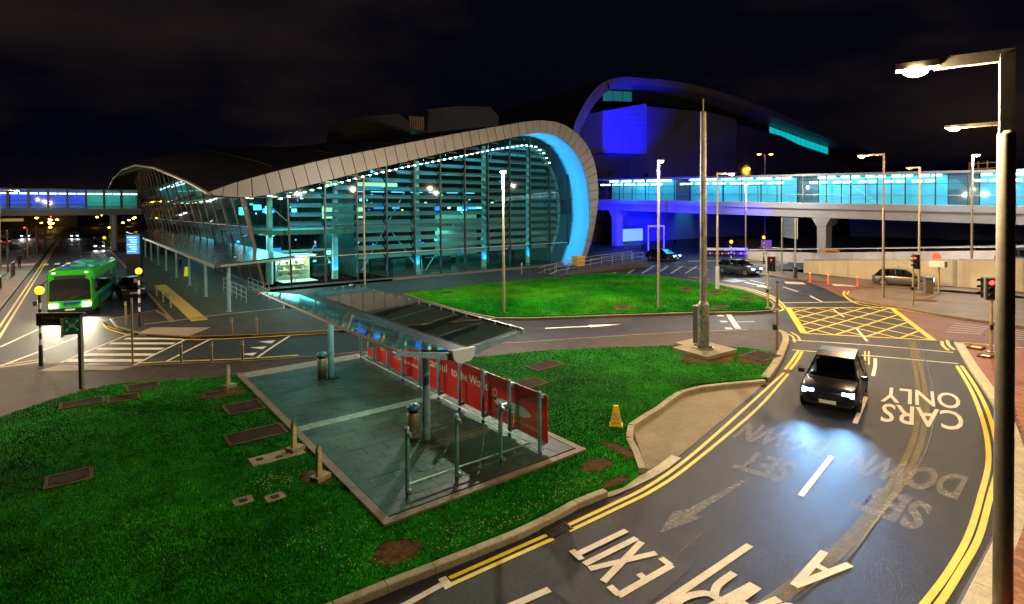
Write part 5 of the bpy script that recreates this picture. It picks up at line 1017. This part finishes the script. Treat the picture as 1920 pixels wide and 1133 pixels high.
# ------------------------------------------------------------------ vehicles
TYRE, RIM = mat('tyre', (.015, .015, .016), .7), mat('wheel_rim', (.35, .35, .36), .35, .7)
def wheel(par, x, y, r=.31, wd=.2):
    s = 1 if y > 0 else -1
    t = ob('wheel', MB().tube((x, y-s*wd, r), (x, y, r), r, n=20), TYRE, par); ob('rim', MB().tube((x, y-s*.02, r), (x, y+s*.012, r), r*.62, n=14), RIM, t)
    for k in range(5): a = 6.2832*k/5; ob('spoke', MB().bar((x, y+s*.016, r), (x+r*.55*math.cos(a), y+s*.016, r+r*.55*math.sin(a)), .04, .02), DARK, t)
def car(loc, rz, paint, label, head=None, tail=False, e=0, hc=(1., .95, .85), L=4.3, Wd=1.76, Hh=1.46, z=0.01):
    t = thing('car', (loc[0], loc[1], z), label, 'car', rz=rz)
    # body: cross sections along the length (x forward)
    prof = [(-.5, .42, .72, .78), (-.49, .28, .86, .9), (-.40, .22, .92, .97), (-.18, .2, .93, 1.0), (.18, .2, .92, 1.0), (.30, .2, .90, 1.0), (.42, .22, .82, .96), (.485, .28, .72, .88), (.5, .4, .62, .78)]
    V = []; n_ = 10
    for (fx_1, zb, zt, wf) in prof:
        w2 = Wd/2*wf; x = fx_1*L
        for (yy, zz) in ((-.86, zb), (-1, zb+.12), (-1.0, (zb+zt)/2), (-.97, zt-.08), (-.86, zt), (.86, zt), (.97, zt-.08), (1., (zb+zt)/2), (1, zb+.12), (.86, zb)): V.append((x, yy*w2, zz))
    fs_ = [(i*n_+j, i*n_+(j+1) % n_, (i+1)*n_+(j+1) % n_, (i+1)*n_+j) for i in range(len(prof)-1) for j in range(n_)]
    mb = MB().add(V, fs_, True); mb.add(V, [tuple(range(n_-1, -1, -1)), tuple((len(prof)-1)*n_+j for j in range(n_))]); ob('body', mb, paint, t, fix=True)
    # greenhouse
    cab = [(-.47, .90, .80), (-.36, Hh-.06, .66), (-.12, Hh, .68), (.06, Hh-.03, .67), (.27, .91, .84)]
    V = []
    for (fx_1, zt, wf) in cab: V += [(fx_1*L, -Wd/2*wf, zt), (fx_1*L, Wd/2*wf, zt)]
    base = [(-.47, .88), (-.3, .88), (-.1, .88), (.1, .88), (.27, .88)]
    V2 = [(fx_1*L, s*Wd/2*.93, zz) for fx_1, zz in base for s in (-1, 1)]
    ob('roof', MB().add([V[2], V[3], V[4], V[5], V[6], V[7]]+[(v[0], v[1], v[2]+.03) for v in V[2:8]], [(6, 8, 9, 7), (8, 10, 11, 9), (0, 6, 7, 1), (4, 5, 11, 10), (0, 2, 8, 6), (2, 4, 10, 8), (1, 7, 9, 3), (3, 9, 11, 5)]), paint, t, fix=True)
    ob('windscreen', MB().add([V[6], V[7], V2[9], V2[8]], [(0, 1, 2, 3)]), GL_CAR, t); ob('rear_window', MB().add([V[2], V[3], V2[1], V2[0]], [(3, 2, 1, 0)]), GL_CAR, t)
    for s in (0, 1):
        sd = [V[2+s], V[4+s], V[6+s], V2[8+s], V2[4+s], V2[0+s]]; ob('side_window', MB().add(sd, [(0, 1, 2, 3, 4, 5)]), GL_CAR, t)
        sg_ = -1 if s == 0 else 1; ob('pillar', MB().bar(V[4+s], V2[4+s], .07, .03), paint, t); ob('mirror', MB().box((.2*L, sg_*(Wd/2+.08), .98), (.12, .2, .14)), paint, t)
        for fx_1 in (-.31, .31): wheel(t, fx_1*L, sg_*(Wd/2-.0))
        hl = ob('headlight', MB().box((.478*L, sg_*Wd*.33, .66), (.16, .34, .13)), E('headlight_on', hc, 30) if head else mat('headlight_off', (.45, .45, .45), .15), t)
        ob('tail_light', MB().box((-.488*L, sg_*Wd*.35, .78), (.08, .26, .16)), E('tail_on', (1., .03, .01), 5) if tail else mat('tail_off', (.2, .01, .01), .25), t)
        if e: light(t, 'SPOT', (.54*L, sg_*Wd*.33, .66), e, hc, spot_size=R(66), spot_blend=1., aim=(1, 0, -.05), shadow_soft_size=.08)
    inr = ob('interior', MB().box((-.05*L, 0, .62), (.5*L, Wd*.8, .3)), BLACK, t)
    for sx_, sy_ in ((.03, -.36), (.03, .36), (-.22, -.36), (-.22, 0), (-.22, .36)): ob('seat', MB().box((sx_*L-.12, sy_*Wd*.6, 1.0), (.14, .42, .5)).box((sx_*L-.12, sy_*Wd*.6, 1.28), (.1, .22, .14)), mat('seat_cloth', (.03, .03, .035), .8), inr)
    ob('dashboard', MB().box((.17*L, 0, .86), (.3, Wd*.78, .14)), DARK, inr); ob('steering_wheel', MB().tube((.11*L, -.36, .95), (.115*L, -.36, .97), .17, n=14), DARK, inr)
    for s in (-1, 1):
        for fx_1 in (-.31, .31): ob('wheel_arch', MB().tube((fx_1*L, s*(Wd/2-.16), .33), (fx_1*L, s*(Wd/2+.004), .33), .375, n=20), BLACK, t)
        for fx_1 in (-.19, .01, .19): ob('door_seam', MB().box((fx_1*L, s*(Wd/2*1.002), .62), (.012, .012, .5)), BLACK, t)
        ob('sill', MB().box((0, s*Wd*.49, .26), (.5*L, .05, .1)), BLACK, t); ob('fog_lamp', MB().box((.492*L, s*Wd*.36, .42), (.06, .2, .1)), BLACK, t)
    ob('bonnet_seam', MB().bar((.30*L, -Wd*.4, .905), (.30*L, Wd*.4, .905), .015, .012), BLACK, t)
    ob('grille', MB().box((.5*L, 0, .52), (.06, Wd*.5, .14)), BLACK, t); ob('number_plate', MB().box((.505*L, 0, .38), (.03, .5, .11)), mat('plate_white', (.7, .7, .66), .5), t); ob('bumper_trim', MB().box((.485*L, 0, .3), (.08, Wd*.8, .1)), BLACK, t)
    return t
def paint(n_, c, metal=.3): return mat('paint_'+n_, c, .28, metal, coat=.6)
def head_to(a, b): d_ = Vector(b)-Vector(a); return math.atan2(d_.y, d_.x)
a_, b_ = G(1566, 742), G(1524, 838); car(a_, head_to(a_, b_), paint('black', (.012, .013, .016)), 'dark car with bright blue-white headlights driving down the curved lane', True, e=650, hc=(.22, .54, 1.0))
a_, b_ = G(1243, 488), G(1300, 492); car(a_, head_to(a_, b_), paint('navy', (.01, .012, .03)), 'dark car with headlights leaving the blue-lit hall', True, e=160)
a_, b_ = G(1385, 514), G(1450, 521); car(a_, head_to(a_, b_), paint('grey', (.05, .05, .055)), 'grey car with headlights crossing behind the middle lawn', True, e=200)
a_, b_ = G(1690, 541), G(1800, 552); car((55.5, 17.6), head_to((0, 0), (.25, -1)), paint('bronze', (.12, .10, .08)), 'bronze car with headlights passing the beige retaining wall', True, e=240, hc=(1., .9, .7))
car((65.0, 11.3), -math.pi/2, paint('graphite', (.06, .062, .065)), 'graphite car with red tail lights climbing the ramp road', None, True, z=rz_(11.3)+.02)
car((3.35, 55.5), -math.pi/2+.03, paint('black', (.012, .013, .016)), 'black car waiting in the bay beside the terminal forecourt')
car((-.6, 186), -math.pi/2, paint('silver', (.32, .32, .31)), 'silver car with headlights far down the coach road', True, e=260)
car((3.1, 127), -math.pi/2, paint('grey', (.10, .10, .10)), 'grey car with headlights at the kerb beyond the walkway pier', True, e=220)
car((4.0, 168), -math.pi/2, paint('black', (.012, .013, .016)), 'black car parked beyond the walkway on the coach road')
for k, (x, y_, c_, l) in enumerate(((-11.2, 118, (.55, .56, .58), 'white taxi with red tail lights on the rank'), (-11.6, 138, (.03, .03, .035), 'black taxi with red tail lights on the rank'), (-12.0, 160, (.5, .5, .5), 'pale taxi further along the rank'), (-11.5, 100, (.05, .06, .09), 'dark blue taxi at the near end of the rank'))): car((x, y_), math.pi/2, paint('taxi%d' % k, c_), l, None, True)
vn = car((-10.8, 196), -math.pi/2, paint('white', (.6, .6, .6)), 'white van with dazzling headlights beyond the taxi rank', True, e=900, hc=(1., .97, .88), L=5.2, Wd=1.95, Hh=2.0)
fd = thing('floodlight', (-15.5, 178, 0), 'dazzling white light of unknown source beyond the taxi rank', 'floodlight'); ob('stand', MB().tube((0, 0, 0), (0, 0, 1.6), .08, n=8), DARK, fd); ob('lamp_head', MB().box((0, .2, 2.3), (2.0, .3, 1.4)), DARK, fd)  # stand and housing added to carry a bright burst of unknown source
ob('lens', MB().tube((0, .03, 2.3), (0, -.06, 2.3), .95, n=20), E('dazzle', (1., .97, .88), 120), fd)

# single-deck bus
bs = thing('single_deck_bus', (-.45, 46.4, .02), 'green single-deck bus with blue roof patches and bright headlights', 'bus', rz=-math.pi/2-.16)
GRN, BLU = mat('bus_green', (.03, .42, .015), .3, coat=.5, noise=[(.9, .18)]), mat('bus_blue', (.01, .06, .65), .3, coat=.5); BLn = 11.0; bw = 2.5; bh = 3.05
def bus_section(x, ins, z0, zt):
    w2 = bw/2-ins; r = .3; return [(x, -w2, z0), (x, w2, z0)]+[(x, w2-r+r*math.cos(a), zt-r+r*math.sin(a)) for a in np.linspace(0, math.pi/2, 5)]+[(x, -w2+r-r*math.sin(a), zt-r+r*math.cos(a)) for a in np.linspace(0, math.pi/2, 5)]
ss = [bus_section(-BLn, .08, .4, bh-.1), bus_section(-BLn+.3, .0, .32, bh), bus_section(-.9, 0, .32, bh), bus_section(-.35, .03, .32, bh-.06), bus_section(-.08, .12, .34, bh-.3)]; n_ = len(ss[0])
mb = MB().add([p for s_ in ss for p in s_], [(i*n_+j, i*n_+(j+1) % n_, (i+1)*n_+(j+1) % n_, (i+1)*n_+j) for i in range(len(ss)-1) for j in range(n_)]); mb.add([p for p in ss[0]]+[p for p in ss[-1]], [tuple(range(n_)), tuple(range(n_, 2*n_))])
body = ob('body', mb, GRN, bs, fix=True)
BGL = glass('bus_glass', (.10, .13, .12), .03, dirt=.0); BGD = mat('bus_dark_surround', (.012, .016, .018), .12, coat=1.)
ob('windscreen', MB().prism([(-1.08, 1.05), (1.08, 1.05), (1.04, 2.3), (.9, 2.42), (-.9, 2.42), (-1.04, 2.3)], 'x', -.12, -.04), BGD, body)
ob('destination_display', MB().box((-.04, 0, 2.56), (.1, 1.6, .24)), BLACK, body)
for k, (x, y0, sx, sy) in enumerate(((-1.2, .25, .9, .8), (-2.4, -.5, 1.5, .7), (-4.0, .3, 1.3, .9), (-5.6, -.3, 1.7, 1.0), (-7.6, .4, 1.4, .8), (-9.2, -.2, 1.3, 1.1), (-1.6, -.75, .5, .4))): ob('roof_patch', MB().box((x, y0, bh+.008), (sx, sy, .016), .25), BLU, body)
for x in (-3.2, -7.0): ob('roof_hatch', MB().box((x, 0, bh+.05), (.8, .8, .1)), GRN, body)
for sy in (-1, 1):
    ob('headlight', MB().box((-.07, sy*.86, .74), (.1, .42, .22)), E('bus_headlight', (1., .93, .72), 40), body); light(bs, 'SPOT', (.1, sy*.86, .74), 800, (1., .88, .62), spot_size=R(100), spot_blend=.8, aim=(1, sy*.1, -.22), shadow_soft_size=.1)
    ob('mirror', MB().box((.22, sy*1.38, 2.0), (.12, .2, .42)), BLACK, body); ob('mirror_arm', MB().bar((-.1, sy*1.1, 2.45), (.22, sy*1.38, 2.2), .04), BLACK, body)
    for k in range(7): ob('side_window', MB().box((-1.35-k*1.35, sy*1.252, 1.85), (1.26, .02, .95)), BGD, body)
    for x in (-2.3, -8.0): wheel(bs, x, sy*1.26, .48, .3); ob('wheel_arch', MB().tube((x, sy*1.0, .5), (x, sy*1.256, .5), .56, n=20), BLACK, bs)
    ob('marker_lamp', MB().box((-.2, sy*.85, 2.83), (.1, .16, .06)), E('marker_white', (1., .9, .7), 8), body); ob('blue_flash', MB().box((-5.6, sy*1.253, .9), (7.5, .012, .3)), BLU, body); ob('indicator', MB().box((-.09, sy*1.06, .98), (.08, .14, .1)), mat('amber_plastic', (.8, .3, .02), .3), body)
ob('bumper', MB().box((-.04, 0, .44), (.12, 2.28, .22)), BLACK, body); ob('number_plate', MB().box((.03, 0, .46), (.02, .52, .11)), MATS['plate_white'], body); ob('front_flash', MB().box((-.05, .1, .86), (.08, .9, .14)), BLU, body)
for y0 in (-.6, .3): ob('wiper', MB().bar((-.02, y0, 1.12), (-.02, y0+.6, 1.75), .03), BLACK, body)

# ------------------------------------------------------------------ people on the pavements
def person(x, y_, rz, shirt, legs, label, z=.11, bag=False):
    t = thing('person', (x, y_, z), label, 'person', rz=rz)
    J = [((0, 0, .98), .15), ((0, 0, 1.18), .15), ((0, 0, 1.38), .17), ((0, 0, 1.50), .065), ((.01, 0, 1.62), .095), ((.015, 0, 1.74), .075),
         ((0, .2, 1.40), .07), ((.02, .26, 1.14), .05), ((.10, .24, .92), .04), ((.12, .24, .84), .035), ((0, -.2, 1.40), .07), ((-.02, -.26, 1.14), .05), ((.06, -.24, .92), .04), ((.08, -.24, .84), .035),
         ((.02, .1, .9), .1), ((.08, .11, .5), .07), ((.02, .11, .08), .05), ((.14, .11, .05), .04), ((-.02, -.1, .9), .1), ((-.02, -.11, .5), .07), ((-.10, -.11, .08), .05), ((.03, -.11, .05), .04)]
    Ed = [(0, 1), (1, 2), (2, 3), (3, 4), (4, 5), (2, 6), (6, 7), (7, 8), (8, 9), (2, 10), (10, 11), (11, 12), (12, 13), (0, 14), (14, 15), (15, 16), (16, 17), (0, 18), (18, 19), (19, 20), (20, 21)]
    me = bpy.data.meshes.new('body'); me.from_pydata([j[0] for j in J], Ed, []); o = bpy.data.objects.new('body', me); col.objects.link(o); o.parent = t
    sk = o.modifiers.new('skin', 'SKIN'); o.modifiers.new('sub', 'SUBSURF').levels = 1
    for i, j_ in enumerate(J): me.skin_vertices[0].data[i].radius = (j_[1], j_[1])
    me.skin_vertices[0].data[0].use_root = True
    bpy.context.view_layer.update(); ev = o.evaluated_get(bpy.context.evaluated_depsgraph_get()); m2 = bpy.data.meshes.new_from_object(ev); o.modifiers.clear(); o.data = m2
    m2.materials.clear(); SK = mat('skin', (.45, .27, .19), .6); ms2 = [shirt, legs, SK, mat('hair_dark', (.02, .014, .01), .7)]
    for m in ms2: m2.materials.append(m)
    for p_ in m2.polygons:
        c_ = p_.center; p_.use_smooth = True
        p_.material_index = 3 if (c_.z > 1.68 or (c_.z > 1.55 and c_.x < -.01)) else (2 if c_.z > 1.5 or (c_.z < .92 and abs(c_.y) > .2) else (0 if c_.z > .95 else 1))
    if bag: ob('bag', MB().box((-.2, 0, 1.2), (.18, .32, .45)), BLACK, t)
dk, nv, gr, rd = mat('cloth_black', (.015, .015, .018), .8), mat('cloth_navy', (.02, .03, .08), .8), mat('cloth_grey', (.25, .25, .26), .8), mat('cloth_red', (.4, .03, .03), .8)
for a in ((-5.6, 90, 1.2, dk, dk, 'person in black with a rucksack by the pale crossing path', .11, True), (-5.9, 105, -1.4, nv, dk, 'person in navy walking beyond the pale crossing path'), (-6.9, 73, 1.5, gr, nv, 'person in a grey top walking near the low brown wall'), (-5.2, 126, -1.5, rd, dk, 'person in red beneath the walkway bridge'), (9.0, 97, 0.4, dk, dk, 'person in black waiting under the footway canopy'), (8.9, 71.5, 2.6, dk, nv, 'person in dark clothes beside the yellow sign board')): person(*a)
yb_ = thing('wet_floor_sign', (8.9, 66.5, .11), 'small fluorescent yellow folding sign under the canopy', 'floor sign'); ob('panel', MB().prism([(-.28, 0), (.28, 0), (.18, .95), (-.18, .95)], 'y', -.2, -.16), E('fluoro_glow', (.75, .9, .0), .35), yb_, fix=True); ob('panel', MB().prism([(-.28, 0), (.28, 0), (.18, .95), (-.18, .95)], 'y', .16, .2), MATS['fluoro_glow'], yb_, fix=True)  # faint glow put into the yellow; the sign holds no lamp

# ------------------------------------------------------------------ left-hand pavement furniture
lw = thing('low_wall', (-5.6, 58, .11), 'low brown wall along the coach road pavement', 'wall')
for k in range(6): ob('wall_block', MB().box((-5.6, 50+k*3.2, .6), (.35, 3.16, 1.0)), mat('brown_block', (.12, .075, .04), .6, noise=[(2, .25)]), lw, True)
ob('coping', MB().box((-5.6, 58, 1.14), (.5, 19.4, .08)), mat('coping_stone', (.3, .25, .18), .6), lw, True)
rb = thing('red_panel', (-5.5, 80, .11), 'dark red free-standing panel on the coach road pavement', 'panel'); ob('board', MB().box((0, 0, .75), (.12, 3.2, 1.3)), mat('panel_dark_red', (.16, .02, .02), .5), rb)
for s in (-1.5, 1.5): ob('leg', MB().box((0, s, .5), (.16, .1, 1.0)), DARK, rb)
for k, (x, y_) in enumerate(((-6.2, 84), (-5.4, 101), (-5.0, 113), (-5.6, 131), (-4.9, 140), (-8.4, 74))):
    t = thing('slim_post', (x, y_, .11), 'slim dark post on the coach road pavement', 'post', group='slim posts on the coach road pavement'); ob('post', MB().tube((0, 0, 0), (0, 0, 4.6), .09, n=10), mat('post_rust', (.12, .08, .055), .5), t); ob('cap', MB().tube((0, 0, 4.6), (0, 0, 4.66), .12, n=10), DARK, t)
# lamps of the town beyond the bridge
AM = [E('far_amber', (1., .52, .04), 26), E('far_warm', (1., .75, .35), 26), E('far_white', (.85, .95, 1.), 24), E('far_red', (1., .04, .02), 12)]
far0 = None
for k in range(64):
    y_ = rng.uniform(170, 420); x = y_*rng.uniform(-.20, .085) - 2; h = rng.uniform(2.2, 6.2)
    if -5 < x < 4.3: x -= 10
    ci = int(rng.choice(4, p=[.62, .22, .12, .04])); cn_ = ('amber', 'warm white', 'cool white', 'red')[ci]; t = thing('distant_lamp', (x, y_, 0), 'small %s lamp on a pole far beyond the walkway bridge' % cn_, 'street lamp', group='far %s lamps beyond the walkway' % cn_); ob('pole', MB().tube((0, 0, 0), (0, 0, h), .07, n=5), DARK, t); r_ = rng.uniform(.2, .5)*y_/250
    ob('lamp_head', MB().lathe([(0, -r_*.6), (r_, -r_*.2), (r_, r_*.2), (0, r_*.6)], (0, 0, h), 8), AM[ci], t)

def inside_np(P, poly):
    c = np.zeros(len(P), bool); x, y = P[:, 0], P[:, 1]; n = len(poly)
    for i in range(n):
        (xi, yi), (xj, yj) = poly[i][:2], poly[i-1][:2]
        if yi != yj: c ^= ((yi > y) != (yj > y)) & (x < (xj-xi)*(y-yi)/(yj-yi)+xi)
    return c
# grass blades on the nearer lawn, one mass
def turf(name, poly, z, n, holes, hmin, hmax, cm):
    xs = [p[0] for p in poly]; ys = [p[1] for p in poly]; P = []
    x0, x1, y0, y1 = max(min(xs), -8), max(xs), max(min(ys), 4), max(ys)
    tot = 0
    while tot < n:
        c = np.column_stack([rng.uniform(x0, x1, 60000), rng.uniform(y0, y1, 60000)])
        c = c[rng.random(len(c)) < np.minimum(1., 170./(c**2).sum(1))]; c = c[inside_np(c, poly)]
        for h_ in holes: c = c[~inside_np(c, h_)]
        P.append(c); tot += len(c)
    P = np.concatenate(P)
    P = P[:n]; n = len(P); ang = rng.uniform(0, 6.283, n); h = rng.uniform(hmin, hmax, n); wd = .006+.0045*np.sqrt((P**2).sum(1))/10
    lean = rng.uniform(0, .6, n)*h; la = rng.uniform(0, 6.283, n); V = np.zeros((n, 3, 3))
    V[:, 0, 0] = P[:, 0]-np.cos(ang)*wd; V[:, 0, 1] = P[:, 1]-np.sin(ang)*wd; V[:, 1, 0] = P[:, 0]+np.cos(ang)*wd; V[:, 1, 1] = P[:, 1]+np.sin(ang)*wd
    V[:, 2, 0] = P[:, 0]+np.cos(la)*lean; V[:, 2, 1] = P[:, 1]+np.sin(la)*lean; V[:, :, 2] = z; V[:, 2, 2] += h
    me = bpy.data.meshes.new(name); me.vertices.add(n*3); me.vertices.foreach_set('co', V.reshape(-1).astype(np.float32)); me.loops.add(n*3); me.loops.foreach_set('vertex_index', np.arange(n*3, dtype=np.int32))
    me.polygons.add(n); me.polygons.foreach_set('loop_start', np.arange(0, n*3, 3, dtype=np.int32)); me.update(); me.validate(); me.materials.append(cm)
    return ob(name, me, None, kind='stuff', label='short green grass growing over the lawns', cat='grass')
lawn2 = [(p.x, p.y) for p in LAWN]; platp = [(PX0-.02, PY0-.02), (PX1+.02, PY0-.02), (PX1+.02, PY1), (PX0-.02, PY1)]
BLADE = mat('grass_blade', (.003, .19, .003), .7, noise=[(.2, .5), (.8, .45), (5, .4)], c2=(.05, .40, .008), spec=.12)
turf('grass', lawn2, .12, 190000, SOILS+[platp]+COVERS, .022, .062, BLADE)
turf('grass', [(p.x, p.y) for p in midw], .13, 70000, SOILS+COVERS, .05, .10, mat('far_blade', (.002, .15, .002), .7, noise=[(.22, .45), (.9, .4), (5, .4)], c2=(.03, .24, .004), spec=.1))

# clover heads dotted over the nearer turf, one mass
cl = MB(); dot = [(1, 0, 0), (-.5, .87, 0), (-.5, -.87, 0), (0, 0, .9)]
for (px, py, n_, sp_) in ((1000, 960, 260, 1.5), (880, 1010, 240, 1.3), (1090, 915, 160, .9), (520, 905, 120, .8), (600, 1010, 120, 1.6), (300, 990, 90, 3.0), (690, 1060, 60, .8), (1180, 760, 40, 1.5)):
    c = G(px, py, .13)
    for k in range(n_):
        x, y_ = c.x+rng.normal(0, sp_*.5), c.y+rng.normal(0, sp_*.35)
        if not inside((x, y_), lawn2) or inside((x, y_), platp) or any(inside((x, y_), h) for h in SOILS): continue
        r_ = rng.uniform(.008, .016); z = .12+rng.uniform(.05, .09); cl.add([(x+a*r_, y_+b*r_, z+c2*r_) for a, b, c2 in dot], [(0, 1, 3), (1, 2, 3), (2, 0, 3)])
ob('clover_flowers', cl, mat('clover', (.55, .58, .12), .7), None, kind='stuff', label='tiny pale yellow clover heads scattered in the lawn grass', cat='flowers')
